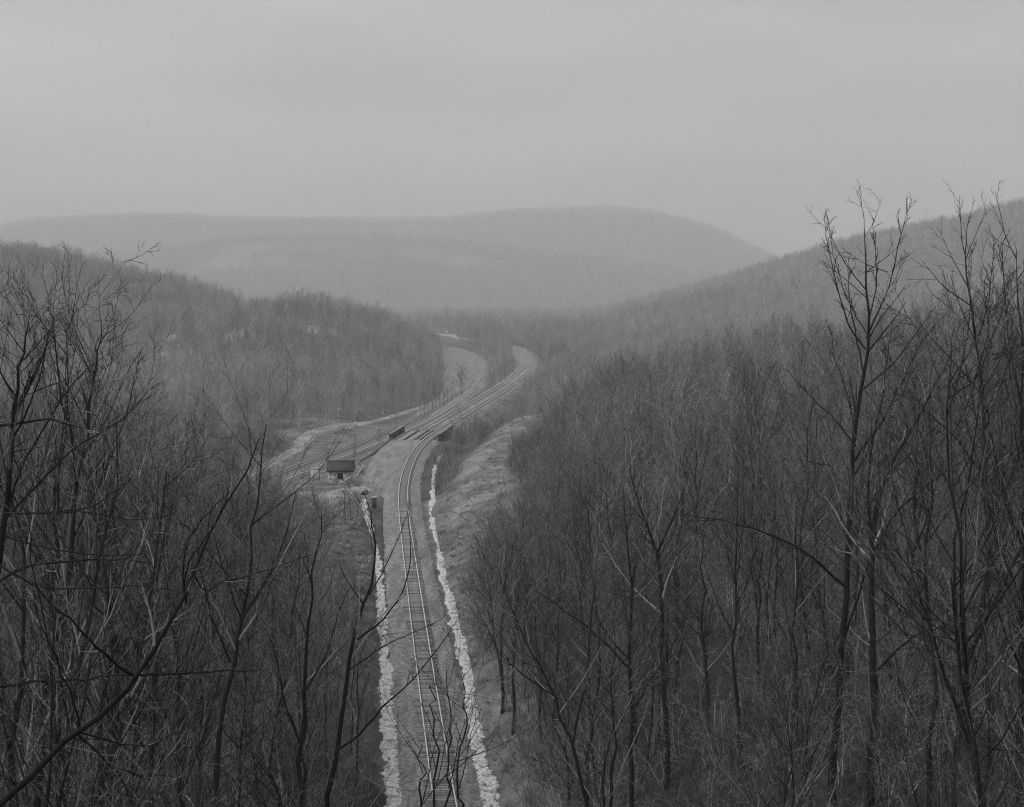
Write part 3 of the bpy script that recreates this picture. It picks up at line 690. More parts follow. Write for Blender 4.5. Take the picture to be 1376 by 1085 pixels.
def grow(P, R, cnt, t0, t1, lf, ang, npts, up, wig, rf, rmin, shape=0.5, jit=0.3, rs=None):
    """children of the branches P: cnt each, spread over t0..t1, at angle ang to the parent, bent upward by up"""
    g = rs or rng
    B, n_, _ = P.shape
    seg = np.linalg.norm(np.diff(P, axis=1), axis=2); Lp = seg.sum(1)
    t = (np.arange(cnt)[None, :] + g.uniform(0, 1, (B, cnt))) / cnt
    t = t0 + (t1 - t0) * t
    f = t * (n_ - 1); i = np.clip(np.floor(f).astype(int), 0, n_ - 2); fr = (f - i)[..., None]
    bi = np.arange(B)[:, None]
    pos = P[bi, i] * (1 - fr) + P[bi, i + 1] * fr
    tan = P[bi, i + 1] - P[bi, i]; tan /= np.linalg.norm(tan, axis=2, keepdims=True) + 1e-9
    pr = R[bi, i] * (1 - fr[..., 0]) + R[bi, i + 1] * fr[..., 0]
    ref = np.where(np.abs(tan[..., 2:3]) > 0.9, np.array([1.0, 0, 0]), np.array([0, 0, 1.0]))
    A = np.cross(tan, ref); A /= np.linalg.norm(A, axis=2, keepdims=True) + 1e-9; C = np.cross(tan, A)
    az = g.uniform(0, 2 * np.pi, (B, cnt)); a = np.radians(ang) * g.uniform(1 - jit, 1 + jit, (B, cnt))
    d = np.cos(a)[..., None] * tan + np.sin(a)[..., None] * (np.cos(az)[..., None] * A + np.sin(az)[..., None] * C)
    ln = Lp[:, None] * lf * (1 - shape * (t - t0) / (t1 - t0 + 1e-9)) * g.uniform(0.55, 1.25, (B, cnt))
    d = d.reshape(-1, 3); pos = pos.reshape(-1, 3); ln = ln.reshape(-1); pr = pr.reshape(-1)
    Q = np.zeros((len(d), npts, 3)); Q[:, 0] = pos
    st = ln / (npts - 1)
    for k in range(1, npts):
        d = d + up * np.array([0, 0, 1.0]) + g.normal(size=d.shape) * wig
        d /= np.linalg.norm(d, axis=1, keepdims=True)
        Q[:, k] = Q[:, k - 1] + d * st[:, None]
    r0 = np.maximum(np.minimum(pr * rf, 0.05 + 0.02 * ln), rmin)
    RR = r0[:, None] * np.linspace(1, 0.3, npts)[None, :]; RR = np.maximum(RR, rmin * np.linspace(0.7, 0.35, npts)[None, :])
    return Q, RR

def merge(parts):
    V = []; Q = []; n0 = 0
    for v, q in parts: V.append(v); Q.append(q + n0); n0 += len(v)
    return np.concatenate(V), np.concatenate(Q)

def forest_tree(h, r, seed, nb, n2, n3, n4, rmin, npts=4, start=0.3, lf=0.34, ang=42, lean=0.03, fork=0.5, trunk_sides=7, up=0.10, shape=0.72, wig=0.09):
    """returns (trunk V,Q), (crown V,Q), base at the origin"""
    g = np.random.default_rng(seed)
    n_ = 12; tt = np.linspace(0, 1, n_)
    P = np.zeros((1, n_, 3)); P[0, :, 2] = tt * h
    wob = np.cumsum(g.normal(size=(n_, 2)) * 0.014 * h, 0) * tt[:, None] ** 0.6; P[0, :, :2] = wob + g.normal(size=2) * lean * h * tt[:, None]
    P[0, 0, 2] = -0.6
    R = (r * (1 - 0.93 * tt ** 0.9))[None]; R[0, 0] *= 1.35
    trunk = [tubes(P, R, trunk_sides)]
    stems = [(P, R)]
    if g.uniform() < fork:        # one or two big rising limbs
        k = int(g.integers(1, 4))
        Q, RR = grow(P, R, k, 0.28, 0.6, 0.55, 24, 9, 0.06, 0.07, 0.7, 0.03, 0.3, 0.4, g)
        trunk.append(tubes(Q, RR, max(4, trunk_sides - 2))); stems.append((Q, RR))
    crown = []
    for si, (SP, SR) in enumerate(stems):
        c1 = nb if si == 0 else max(4, nb // 3)
        A, RA = grow(SP, SR, c1, start if si == 0 else 0.2, 0.99, lf if si == 0 else lf * 1.1, ang, npts + 2, up, wig, 0.55, rmin * 1.6, shape, 0.35, g)
        crown.append(tubes(A, RA, 4 if n4 else 3))
        B_, RB = grow(A, RA, n2, 0.18, 1.0, 0.5, 34, npts, up * 0.8, 0.11, 0.6, rmin * 1.2, 0.3, 0.4, g)
        crown.append(tubes(B_, RB, 3))
        if n3:
            C_, RC = grow(B_, RB, n3, 0.15, 1.0, 0.5, 36, max(2, npts - 1), up * 0.7, 0.15, 0.7, rmin, 0.3, 0.4, g)
            crown.append(tubes(C_, RC, 3))
            if n4:
                D_, RD = grow(C_, RC, n4, 0.2, 1.0, 0.75, 32, 3, 0.05, 0.16, 0.7, rmin * 0.8, 0.3, 0.4, g)
                crown.append(tubes(D_, RD, 3))
    return merge(trunk), merge(crown)

def tree_pair(name, args, mt, mc):
    (tv, tq), (cv_, cq) = forest_tree(**args)
    return mesh_np('trunk', tv, tq, mt, True), mesh_np('crown', cv_, cq, mc)
near_protos = []
for k in range(9):
    h = [17, 19, 15, 20, 16, 18, 14, 21, 17][k]
    near_protos.append((h, tree_pair('n', dict(h=h, r=0.011 * h * (0.8 + 0.05 * (k % 5)), seed=100 + k, nb=18 + (k * 5) % 7, n2=5, n3=4, n4=2, rmin=0.010, shape=0.5, start=[0.32, 0.2, 0.45, 0.38, 0.15, 0.3, 0.25, 0.5, 0.35][k],
                       lf=0.30 + 0.03 * (k % 4), ang=36 + 4 * (k % 4), fork=0.65), M_bark_dark, M_twig_dark)))
mid_protos = []
for k in range(8):
    h = 15 + (k % 4) * 1.5
    mid_protos.append((h, tree_pair('m', dict(h=h, r=0.010 * h, seed=200 + k, nb=18, n2=5, n3=4, n4=0, rmin=0.019, shape=0.6, start=0.22 + 0.04 * (k % 5), lf=0.33 + 0.03 * (k % 3), ang=31 + 3 * (k % 4), fork=0.6, trunk_sides=5, up=0.13), M_bark, M_twig)))
def true_height(pair):
    return max(max(v.co.z for v in me.vertices) for me in pair)
near_protos = [(true_height(p), p) for _, p in near_protos]
mid_protos = [(true_height(p), p) for _, p in mid_protos]
proto_far = bpy.data.collections.new('far_tree_kinds')
for k in range(6):
    h = 14.0
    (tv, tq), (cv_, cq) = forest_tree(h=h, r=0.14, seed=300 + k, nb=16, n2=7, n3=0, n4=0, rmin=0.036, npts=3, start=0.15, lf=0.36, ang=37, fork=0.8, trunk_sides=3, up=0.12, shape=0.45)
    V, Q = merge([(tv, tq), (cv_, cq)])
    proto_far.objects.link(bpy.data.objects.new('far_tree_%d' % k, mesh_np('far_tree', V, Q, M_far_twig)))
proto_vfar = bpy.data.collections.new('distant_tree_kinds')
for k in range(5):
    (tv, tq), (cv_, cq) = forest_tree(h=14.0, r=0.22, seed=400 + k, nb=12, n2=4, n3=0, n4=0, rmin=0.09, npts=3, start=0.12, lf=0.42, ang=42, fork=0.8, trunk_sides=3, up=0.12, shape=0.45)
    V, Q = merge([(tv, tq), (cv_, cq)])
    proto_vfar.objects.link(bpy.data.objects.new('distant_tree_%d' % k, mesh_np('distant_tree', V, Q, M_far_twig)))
proto_brush = bpy.data.collections.new('brush_kinds')
for k in range(6):
    g = np.random.default_rng(500 + k); ns = 9
    P = np.zeros((ns, 5, 3)); az = g.uniform(0, 2 * np.pi, ns); ln = g.uniform(1.5, 3.4, ns)
    base_r = g.uniform(0, 0.5, ns); d = np.stack([np.cos(az) * 0.35, np.sin(az) * 0.35, np.ones(ns)], -1); P[:, 0] = np.stack([np.cos(az) * base_r, np.sin(az) * base_r, np.full(ns, -0.2)], -1)
    for i in range(1, 5):
        d = d + g.normal(size=d.shape) * 0.16; d /= np.linalg.norm(d, axis=1, keepdims=True); P[:, i] = P[:, i - 1] + d * (ln / 4)[:, None]
    R = np.repeat(np.linspace(0.022, 0.01, 5)[None], ns, 0)
    A, RA = grow(P, R, 8, 0.2, 1.0, 0.4, 40, 3, 0.06, 0.2, 0.7, 0.008, 0.4, 0.4, g)
    B_, RB = grow(A, RA, 4, 0.2, 1.0, 0.5, 40, 2, 0.03, 0.2, 0.7, 0.007, 0.3, 0.4, g)
    V, Q = merge([tubes(P, R, 3), tubes(A, RA, 3), tubes(B_, RB, 3)])
    proto_brush.objects.link(bpy.data.objects.new('brush_%d' % k, mesh_np('brush', V, Q, M_brush)))
proto_grass = bpy.data.collections.new('grass_kinds')
for k in range(4):
    g = np.random.default_rng(600 + k); nb_ = 26
    az = g.uniform(0, 2 * np.pi, nb_); ln = g.uniform(0.25, 0.6, nb_); sp2 = g.uniform(0.5, 1.9, nb_); r0 = g.uniform(0, 0.3, nb_)
    V = []; Q = []
    for i in range(nb_):
        o_ = np.array([math.cos(az[i]) * r0[i], math.sin(az[i]) * r0[i], -0.05]); dd = np.array([math.cos(az[i]) * sp2[i], math.sin(az[i]) * sp2[i], 1.0]); sd_ = np.array([-math.sin(az[i]), math.cos(az[i]), 0]) * 0.022
        V += [o_ - sd_, o_ + sd_, o_ + dd * ln[i] * 0.6 + sd_ * 0.7, o_ + dd * ln[i] * 0.6 - sd_ * 0.7, o_ + dd * ln[i] + np.array([dd[0], dd[1], -0.3]) * ln[i] * 0.3]
        Q.append(i * 5)
    q4 = np.array([(a, a + 1, a + 2, a + 3) for a in Q]); t3 = np.array([(a + 3, a + 2, a + 4) for a in Q])
    proto_grass.objects.link(bpy.data.objects.new('grass_%d' % k, mesh_np('grass', np.array(V), [q4, t3], M_grass)))

def scatter(name, coll, pts, sc, label, cat):
    """one object of stuff: instances of the kinds in coll on the given points"""
    me = bpy.data.meshes.new(name); me.vertices.add(len(pts)); me.vertices.foreach_set('co', np.asarray(pts, np.float32).ravel())
    a = me.attributes.new('sc', 'FLOAT', 'POINT'); a.data.foreach_set('value', np.asarray(sc, np.float32))
    a = me.attributes.new('rz', 'FLOAT', 'POINT'); a.data.foreach_set('value', rng.uniform(0, 6.283, len(pts)).astype(np.float32))
    a = me.attributes.new('ix', 'INT', 'POINT'); a.data.foreach_set('value', rng.integers(0, len(coll.objects), len(pts)).astype(np.int32))
    o = obj(name, me, label=label, kind='stuff', cat=cat)
    ng = bpy.data.node_groups.new(name + '_nodes', 'GeometryNodeTree')
    ng.interface.new_socket('Geometry', in_out='INPUT', socket_type='NodeSocketGeometry'); ng.interface.new_socket('Geometry', in_out='OUTPUT', socket_type='NodeSocketGeometry')
    gi = ng.nodes.new('NodeGroupInput'); go = ng.nodes.new('NodeGroupOutput')
    ip = ng.nodes.new('GeometryNodeInstanceOnPoints'); ci = ng.nodes.new('GeometryNodeCollectionInfo')
    ci.inputs['Collection'].default_value = coll; ci.inputs['Separate Children'].default_value = True; ci.inputs['Reset Children'].default_value = True
    def na(nm, ty):
        q = ng.nodes.new('GeometryNodeInputNamedAttribute'); q.data_type = ty; q.inputs['Name'].default_value = nm; return q.outputs['Attribute']
    cx = ng.nodes.new('ShaderNodeCombineXYZ'); e2r = ng.nodes.new('FunctionNodeEulerToRotation')
    ng.links.new(na('rz', 'FLOAT'), cx.inputs[2]); ng.links.new(cx.outputs[0], e2r.inputs[0])
    ng.links.new(gi.outputs[0], ip.inputs['Points']); ng.links.new(ci.outputs[0], ip.inputs['Instance']); ip.inputs['Pick Instance'].default_value = True
    ng.links.new(na('ix', 'INT'), ip.inputs['Instance Index']); ng.links.new(e2r.outputs[0], ip.inputs['Rotation']); ng.links.new(na('sc', 'FLOAT'), ip.inputs['Scale'])
    ng.links.new(ip.outputs[0], go.inputs[0])
    md = o.modifiers.new('scatter', 'NODES'); md.node_group = ng
    return o

# ---- where trees may stand and how tall the stand is, as the photograph shows its outline
env_near = np.array([(-200, 300), (0, 318), (60, 345), (100, 420), (180, 470), (250, 540), (340, 590), (395, 645), (425, 700), (455, 730), (480, 760), (520, 1200), (625, 1200), (640, 760), (655, 640), (700, 610), (740, 575), (760, 500), (800, 478),
                     (860, 455), (930, 425), (1000, 415), (1100, 395), (1200, 370), (1250, 345), (1300, 330), (1376, 290), (1600, 250)], float)
env_mid = np.array([(-200, 380), (0, 400), (200, 430), (300, 470), (385, 585), (395, 640), (560, 650), (600, 610), (640, 572), (680, 548), (700, 528), (715, 505), (735, 486), (760, 470), (800, 458), (900, 440), (1000, 425), (1376, 400), (1600, 380)], float)
def pixel(X, Y, Z): return CX + F * X / Y, HY + F * (CAMZ - Z) / Y

def candidates(Y0, Y1, area, seed, marg=1.12):
    g = np.random.default_rng(seed)
    A = 0.33 * marg * 2 * (Y1 ** 2 - Y0 ** 2) / 2 * 1.0 + 20 * (Y1 - Y0)
    n_ = int(A / area)
    Y = np.sqrt(g.uniform(Y0 ** 2, Y1 ** 2, n_)); X = g.uniform(-1, 1, n_) * (Y * 0.335 * marg + 5)
    return X, Y, g
def keep_mask(X, Y, u, wl, g_cover, b_cover):
    k = np.ones(len(X), bool)
    cor = (Y < 262) & (np.abs(u) < 5.2 + 1.0 * fbm(X / 6, Y / 6, 77))
    k &= ~cor
    k &= ~((Y >= 245) & (Y < 470) & (u < 5) & (wl > -14))                    # open ground round hut, bridge and lower line
    k &= ~((Y >= 470) & (Y < 1000) & (u < 6) & (u > -9.5))
    k &= ~((Y >= 340) & (Y < 1215) & (wl > -np.interp(Y, [340, 480, 560, 760, 900, 1150], [16, 16, 12, 20, 17, 10])) & (wl < np.interp(Y, [340, 470, 600, 760, 900, 1150], [20, 14, 9, 10, 10, 8])))
    k &= ~((Y > 185) & (Y < 400) & (g_cover > 0.33) & (u > 0)) & ~((Y > 185) & (Y < 400) & (g_cover > 0.22) & (u > 0) & (u < 21))
    k &= ~((Y > 240) & (Y < 330) & (X > -62) & (u < 0))
    k &= b_cover < 0.4
    k &= ~((np.abs(Y - 371) < 8) & (u > -20) & (u < 25))
    k &= ~((Y > 1120) & (Y < 1330) & (X > -95) & (X < 5))
    return k

def clear_view(X, Y):
    # gaps in front of the trees that stand out: nothing grows close before them
    p = CX + F * X / Y; k = np.ones(len(X), bool)
    for c, hw, d in ((1135, 42, 79), (1178, 30, 76), (1322, 30, 72), (889, 26, 94), (848, 22, 82), (335, 25, 50), (412, 28, 62), (470, 45, 64)):
        k &= ~((np.abs(p - c) < hw) & (Y < d))
    return k

def plant(mesh_pair, loc, s, rz, name, label, group, tilt=(0, 0)):
    e = bpy.data.objects.new(name, None); COL.objects.link(e)
    e.location = loc; e.scale = s; e.rotation_euler = (tilt[0], tilt[1], rz); e.empty_display_size = 0.3
    e['label'] = label; e['category'] = 'tree'; e['group'] = group
    for nm, me in zip(('trunk', 'crown'), mesh_pair):
        c = bpy.data.objects.new(nm, me); COL.objects.link(c); c.parent = e
    return e

def stand_label(px, d, h):
    if px < 120: a = 'in the thicket at the left edge'
    elif px < 260: a = 'in left woods behind the sweeping limb'
    elif px < 400: a = 'in left woods below the stone hut'
    elif px < 520: a = 'on the left bank beside the ditch'
    elif px < 700: a = 'at the edge of the right cutting bank'
    elif px < 830: a = 'in right woods near the grassy mound'
    elif px < 960: a = 'in right woods round the V forked tree'
    elif px < 1090: a = 'in right woods between V fork and tallest tree'
    elif px < 1230: a = 'in right woods around the tallest tree'
    else: a = 'in right woods along the right edge'
    b_ = 'close' if d < 80 else ('farther' if d < 125 else 'distant')
    c_ = 'short' if h < 9 else ('middling' if h < 13 else 'tall')
    return f'{c_} {b_} bare tree', a
X, Y, g = candidates(48, 175, 27.0, 21)
Z, U, WLo = terrain(X, Y); gc, bc = cover(X, Y, U, WLo)
k = keep_mask(X, Y, U, WLo, gc, bc)
pxs, _ = pixel(X, Y, Z)
hmax = (CAMZ + Y * (HY - np.interp(pxs, env_near[:, 0], env_near[:, 1])) / F) - Z
h = np.minimum(g.uniform(9, 20, len(X)), hmax * (1 - 0.55 * g.uniform(0, 1, len(X)) ** 2))
k &= h > 4.0
topy = HY + F * (CAMZ - Z - h) / Y
k &= topy < 1060
k &= clear_view(X, Y)
ii = np.nonzero(k)[0]
order = ii[np.argsort(-(h[ii] / Y[ii]))]
named = order[:245]; rest = order[245:]
ORD = 'first second third fourth fifth sixth seventh eighth ninth tenth eleventh twelfth thirteenth fourteenth fifteenth sixteenth seventeenth eighteenth nineteenth twentieth'.split() + ['twenty-' + q for q in 'first second third fourth fifth sixth seventh eighth ninth'.split()] + ['thirtieth'] + ['thirty-' + q for q in 'first second third fourth fifth sixth seventh eighth ninth'.split()]
byl = {}
for j in named: byl.setdefault(stand_label(pxs[j], Y[j], h[j]), []).append(j)
names_ = {}
for (lb, gp), js in byl.items():
    js.sort(key=lambda q: pxs[q])
    for i, q in enumerate(js): names_[q] = (('only ' if len(js) == 1 else ORD[i] + ' ') + lb + ('' if len(js) == 1 else ' from left') + ' ' + gp, 'bare trees ' + gp)
for j in named:
    hp_, mp_ = near_protos[int(g.integers(len(near_protos)))] if Y[j] < 140 else mid_protos[int(g.integers(len(mid_protos)))]
    s = h[j] / hp_
    lab, grp = names_[j]
    plant(mp_, (X[j], Y[j], Z[j]), (s * g.uniform(0.9, 1.1), s * g.uniform(0.9, 1.1), s), g.uniform(0, 6.28), 'bare_tree', lab, grp, tuple(g.normal(size=2) * 0.035))
print('near candidates', len(ii), 'named', len(named))

def woods(name, Y0, Y1, area, hr, coll, env, label, seed, h0=14.0, extra=None):
    X, Y, g = candidates(Y0, Y1, area, seed)
    Z, U, WLo = terrain(X, Y); gc, bc = cover(X, Y, U, WLo)
    k = keep_mask(X, Y, U, WLo, gc, bc)
    h = g.uniform(hr[0], hr[1], len(X)) * (1 + 0.4 * fbm(X / 30, Y / 30, seed))
    if env is not None:
        pxs, _ = pixel(X, Y, Z)
        hm = (CAMZ + Y * (HY - np.interp(pxs, env[:, 0], env[:, 1])) / F) - Z
        hm = np.where((Y > 700) | ((U < 0) & (Y > 430)), 99, hm)
        h = np.minimum(h, hm * (1 - 0.4 * g.uniform(0, 1, len(X)) ** 2))
    k &= h > 3.0
    if extra is not None:
        X = np.concatenate([X[k], extra[0]]); Y = np.concatenate([Y[k], extra[1]]); Z = np.concatenate([Z[k], extra[2]]); h = np.concatenate([h[k], extra[3]])
    else: X, Y, Z, h = X[k], Y[k], Z[k], h[k]
    print(name, len(X))
    return scatter(name, coll, np.stack([X, Y, Z - 0.2], -1), h / h0, label, 'woods')

proto_mid = bpy.data.collections.new('mid_tree_kinds')
for i, (hh2, (mt_, mc_)) in enumerate(mid_protos):
    # trunk and crown of one kind joined for the masses further back
    me = bpy.data.meshes.new('mid_tree')
    bm = bmesh.new(); bm.from_mesh(mt_); bm.from_mesh(mc_)
    bmesh.ops.scale(bm, vec=(14 / hh2,) * 3, verts=bm.verts); bm.to_mesh(me); bm.free(); me.materials.append(M_twig)
    proto_mid.objects.link(bpy.data.objects.new('mid_tree_%d' % i, me))
woods('hillside_woods', 150, 360, 22.0, (10, 19), proto_mid, env_near, 'dense bare woods covering both slopes behind the nearest trees', 31,
      extra=(X[rest], Y[rest], Z[rest], h[rest]))
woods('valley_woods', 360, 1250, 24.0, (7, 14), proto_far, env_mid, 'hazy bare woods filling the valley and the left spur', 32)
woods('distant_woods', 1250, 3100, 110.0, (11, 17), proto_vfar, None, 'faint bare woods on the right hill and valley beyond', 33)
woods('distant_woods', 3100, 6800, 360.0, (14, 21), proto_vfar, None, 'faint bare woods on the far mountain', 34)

# crooked spreading trees close to the viewpoint, crowns only in view
crook = []
for k in range(5):
    crook.append((10.0, tree_pair('c', dict(h=10.0, r=0.085, seed=900 + k, nb=13, n2=5, n3=4, n4=2, rmin=0.0045, npts=5, start=0.15, lf=0.5, ang=58, lean=0.10, fork=0.95, up=0.05, shape=0.35, wig=0.20), M_bark_dark, M_twig_dark)))
crook = [(true_height(p), p) for _, p in crook]
g = np.random.default_rng(77)
spots_c = [(-40, 33, 'left'), (40, 42, 'left'), (105, 36, 'left'), (165, 45, 'left'), (220, 38, 'left'), (290, 46, 'left'), (350, 52, 'left'), (15, 27, 'left'),
           (1230, 48, 'right'), (1330, 42, 'right'), (1395, 46, 'right'), (960, 58, 'right')]
for i, (px, d, sd_) in enumerate(spots_c):
    x = (px - CX) * d / F; z = ground_z(x, d)
    ytop = np.interp(px, env_near[:, 0], env_near[:, 1]) + (200 if sd_ == 'left' else 380) + 60 * (i % 3)
    hh3 = float(np.clip(CAMZ - (ytop - HY) * d / F - z, 4.5, 15))
    hp_, mp_ = crook[i % 5]
    nth = ['first', 'second', 'third', 'fourth', 'fifth', 'sixth', 'seventh', 'eighth', 'ninth', 'tenth', 'eleventh', 'twelfth']
    rank = sorted([q[0] for q in spots_c if q[2] == sd_]).index(px)
    plant(mp_, (x, d, z), (hh3 / hp_,) * 3, g.uniform(0, 6.28), 'bare_tree', f'{nth[rank]} crooked spreading tree along the bottom of the {sd_} woods, from the left', f'crooked trees along the bottom of the {sd_} woods', tuple(g.normal(size=2) * 0.08))

slim = [(6, 50, 318, 'left'), (34, 58, 322, 'left'), (58, 47, 345, 'left'), (86, 60, 370, 'left'), (112, 54, 405, 'left'), (150, 62, 440, 'left'), (186, 57, 465, 'left'), (226, 61, 515, 'left'),
        (1248, 62, 410, 'right'), (1280, 58, 375, 'right'), (1344, 53, 330, 'right'), (1368, 64, 300, 'right')]
for i, (px, d, yt, sd_) in enumerate(slim):
    x = (px - CX) * d / F; z = ground_z(x, d); hh3 = CAMZ - (yt - HY) * d / F - z
    hp_, mp_ = near_protos[(i * 2) % 9]; s_ = hh3 / hp_
    rank = [q[0] for q in slim if q[3] == sd_].index(px)
    plant(mp_, (x, d, z), (s_ * 0.85, s_ * 0.85, s_), g.uniform(0, 6.28), 'bare_tree', f'{ORD[rank]} slim upright tree from left in the row nearest the {sd_} picture edge', f'slim upright trees at the {sd_} edge', tuple(g.normal(size=2) * 0.03))

# sapling thickets among the nearest trees
proto_sap = bpy.data.collections.new('sapling_kinds')
for k in range(7):
    g = np.random.default_rng(700 + k); ns = 4
    P = np.zeros((ns, 8, 3)); az = g.uniform(0, 2 * np.pi, ns); ln = g.uniform(3.0, 7.5, ns)
    d = np.stack([np.cos(az) * 0.3, np.sin(az) * 0.3, np.ones(ns)], -1); P[:, 0] = np.stack([np.cos(az) * 0.5, np.sin(az) * 0.5, np.full(ns, -0.3)], -1)
    for i in range(1, 8):
        d = d + g.normal(size=d.shape) * 0.17; d /= np.linalg.norm(d, axis=1, keepdims=True); P[:, i] = P[:, i - 1] + d * (ln / 7)[:, None]
    R = np.repeat(np.linspace(0.035, 0.010, 8)[None], ns, 0)
    A, RA = grow(P, R, 9, 0.2, 1.0, 0.34, 44, 5, 0.04, 0.22, 0.6, 0.008, 0.4, 0.5, g)
    B_, RB = grow(A, RA, 5, 0.15, 1.0, 0.45, 45, 3, 0.02, 0.25, 0.7, 0.006, 0.3, 0.5, g)
    C_, RC = grow(B_, RB, 3, 0.2, 1.0, 0.5, 45, 2, 0.02, 0.25, 0.7, 0.005, 0.3, 0.5, g)
    V, Q = merge([tubes(P, R, 4), tubes(A, RA, 3), tubes(B_, RB, 3), tubes(C_, RC, 3)])
    proto_sap.objects.link(bpy.data.objects.new('sapling_%d' % k, mesh_np('sapling', V, Q, M_brush)))
X, Y, g = candidates(50, 190, 10.0, 43)
Z, U, WLo = terrain(X, Y); gc, bc = cover(X, Y, U, WLo)
k = keep_mask(X, Y, U, WLo, gc, bc); k &= (np.abs(U) > 7.0) & ~((U < 0) & (U > -7 - 6 * sstep(120, 200, Y)))
pxs, pys = pixel(X, Y, Z + 6); k &= clear_view(X, Y)
k &= (pys > np.interp(pxs, env_near[:, 0], env_near[:, 1]))
scatter('sapling_thicket', proto_sap, np.stack([X[k], Y[k], Z[k]], -1), g.uniform(0.6, 1.3, k.sum()), 'tangle of thin bare saplings and pale twigs between the trees', 'thicket')

# understorey brush and bank grass
X, Y, g = candidates(40, 400, 6.0, 41)
Z, U, WLo = terrain(X, Y); gc, bc = cover(X, Y, U, WLo)
k = keep_mask(X, Y, U, WLo, gc, bc) | ((U > 5.5) & (gc < 0.5) & (Y > 190) & (Y < 400) & (g.uniform(0, 1, len(X)) < 0.35)); k &= (np.abs(U) > 5.5) & ~((U < 0) & (U > -6.5 - 5 * sstep(120, 200, Y)) & (Y < 275))
mnd = (U > 6) & (gc > 0.4) & (Y > 190) & (Y < 398) & (fbm(X / 5, Y / 5, 61) > 0.18) & (g.uniform(0, 1, len(X)) < 0.15)
scatter('bank_scrub', proto_brush, np.stack([X[mnd], Y[mnd], Z[mnd]], -1), g.uniform(0.2, 0.5, mnd.sum()), 'low scrub dotted over the grassy mound', 'scrub')
scatter('underbrush', proto_brush, np.stack([X[k], Y[k], Z[k]], -1), g.uniform(0.6, 1.5, k.sum()), 'tangled bare brush under the trees', 'brush')
print('brush', k.sum())
X, Y, g = candidates(95, 400, 0.9, 42)
Z, U, WLo = terrain(X, Y); gc, bc = cover(X, Y, U, WLo)
k = (gc > g.uniform(0.2, 2.2, len(X))) & (np.abs(U) > 4.4) & (Z > -6.2) & ~((U > 0) & (Y > 225) & (g.uniform(0, 1, len(X)) < 0.75))  & ~((U < 0) & (U > -30) & (Y > 258) & (Y < 290)) & ~((U < 0) & (U > -10) & (Y > 258))
k |= (U < -(4.8 + 2.6 * sstep(170, 262, Y))) & (U > -16) & (Y > 150) & (Y < 259) & (g.uniform(0, 1, len(X)) < 0.5)
scatter('dry_grass', proto_grass, np.stack([X[k], Y[k], Z[k]], -1), g.uniform(0.5, 1.5, k.sum()), 'dry tufted grass on the cutting banks', 'grass')
print('grass', k.sum())

# ------------------------------------------------------------------ trees that stand out one by one: limbs laid out by hand
def poly(px, d0, d1, n_=14):
    px = np.array(px, float); t = np.linspace(0, 1, len(px)); D = d0 + (d1 - d0) * t
    P = np.array([W(x, y, d) for (x, y), d in zip(px, D)])
    # smooth resample
    tt = np.linspace(0, 1, n_)
    Q = np.stack([np.interp(tt, t, P[:, i]) for i in range(3)], -1)
    for _ in range(2): Q[1:-1] = 0.25 * Q[:-2] + 0.5 * Q[1:-1] + 0.25 * Q[2:]
    return Q
def hero(label, limbs, seed, n1=13, n2=5, n3=3, n4=2, lf=0.2, ang=42, rmin=0.011, up=0.07, mt=None, mc=None, to_ground=True, group=None, start=0.15, kink=0.0028):
    g = np.random.default_rng(seed)
    trunk = []; crown = []
    base = None
    for li, (px, d0, d1, r0, r1) in enumerate(limbs):
        P = poly(px, d0, d1)
        if li == 0:
            base = P[0].copy()
            if to_ground:
                gz = ground_z(base[0], base[1])
                if base[2] > gz - 0.4:
                    ext = np.array([[base[0] - 0.05 * (base[2] - gz), base[1], gz - 0.5]]); mid = 0.5 * (ext + P[:1]) + g.normal(size=(1, 3)) * 0.1
                    P = np.concatenate([ext, mid, P]); base = P[0].copy()
        n_ = len(P); P[1:-1] += g.normal(size=(n_ - 2, 3)) * np.linalg.norm(P[-1] - P[0]) * kink
        R = np.linspace(r0, r1, n_); 
        P = P[None]; R = R[None]
        trunk.append(tubes(P - base, R, 8))
        c1 = n1 if li else int(n1 * 1.4)
        st = start if li else 0.35
        Lh = np.linalg.norm(P[0, -1] - P[0, 0])
        A, RA = grow(P, R, c1, st, 1.0, lf, ang, 6, up, 0.09, 0.6, rmin * 2.2, 0.45, 0.4, g)
        crown.append(tubes(A - base, RA, 4))
        B_, RB = grow(A, RA, n2, 0.15, 1.0, 0.5, 34, 4, up * 0.7, 0.11, 0.6, rmin * 1.3, 0.4, 0.4, g)
        crown.append(tubes(B_ - base, RB, 3))
        C_, RC = grow(B_, RB, n3, 0.15, 1.0, 0.55, 34, 3, 0.04, 0.13, 0.7, rmin, 0.3, 0.4, g)
        crown.append(tubes(C_ - base, RC, 3))
        if n4:
            D_, RD = grow(C_, RC, n4, 0.2, 1.0, 0.55, 38, 2, 0.03, 0.18, 0.7, rmin * 0.8, 0.3, 0.4, g)
            crown.append(tubes(D_ - base, RD, 3))
    e = empty('bare_tree', tuple(base), label, 'tree', group)
    obj('trunk', mesh_np('trunk', *merge(trunk), mt or M_bark_dark, True), e)
    obj('crown', mesh_np('crown', *merge(crown), mc or M_twig_dark), e)
    return e

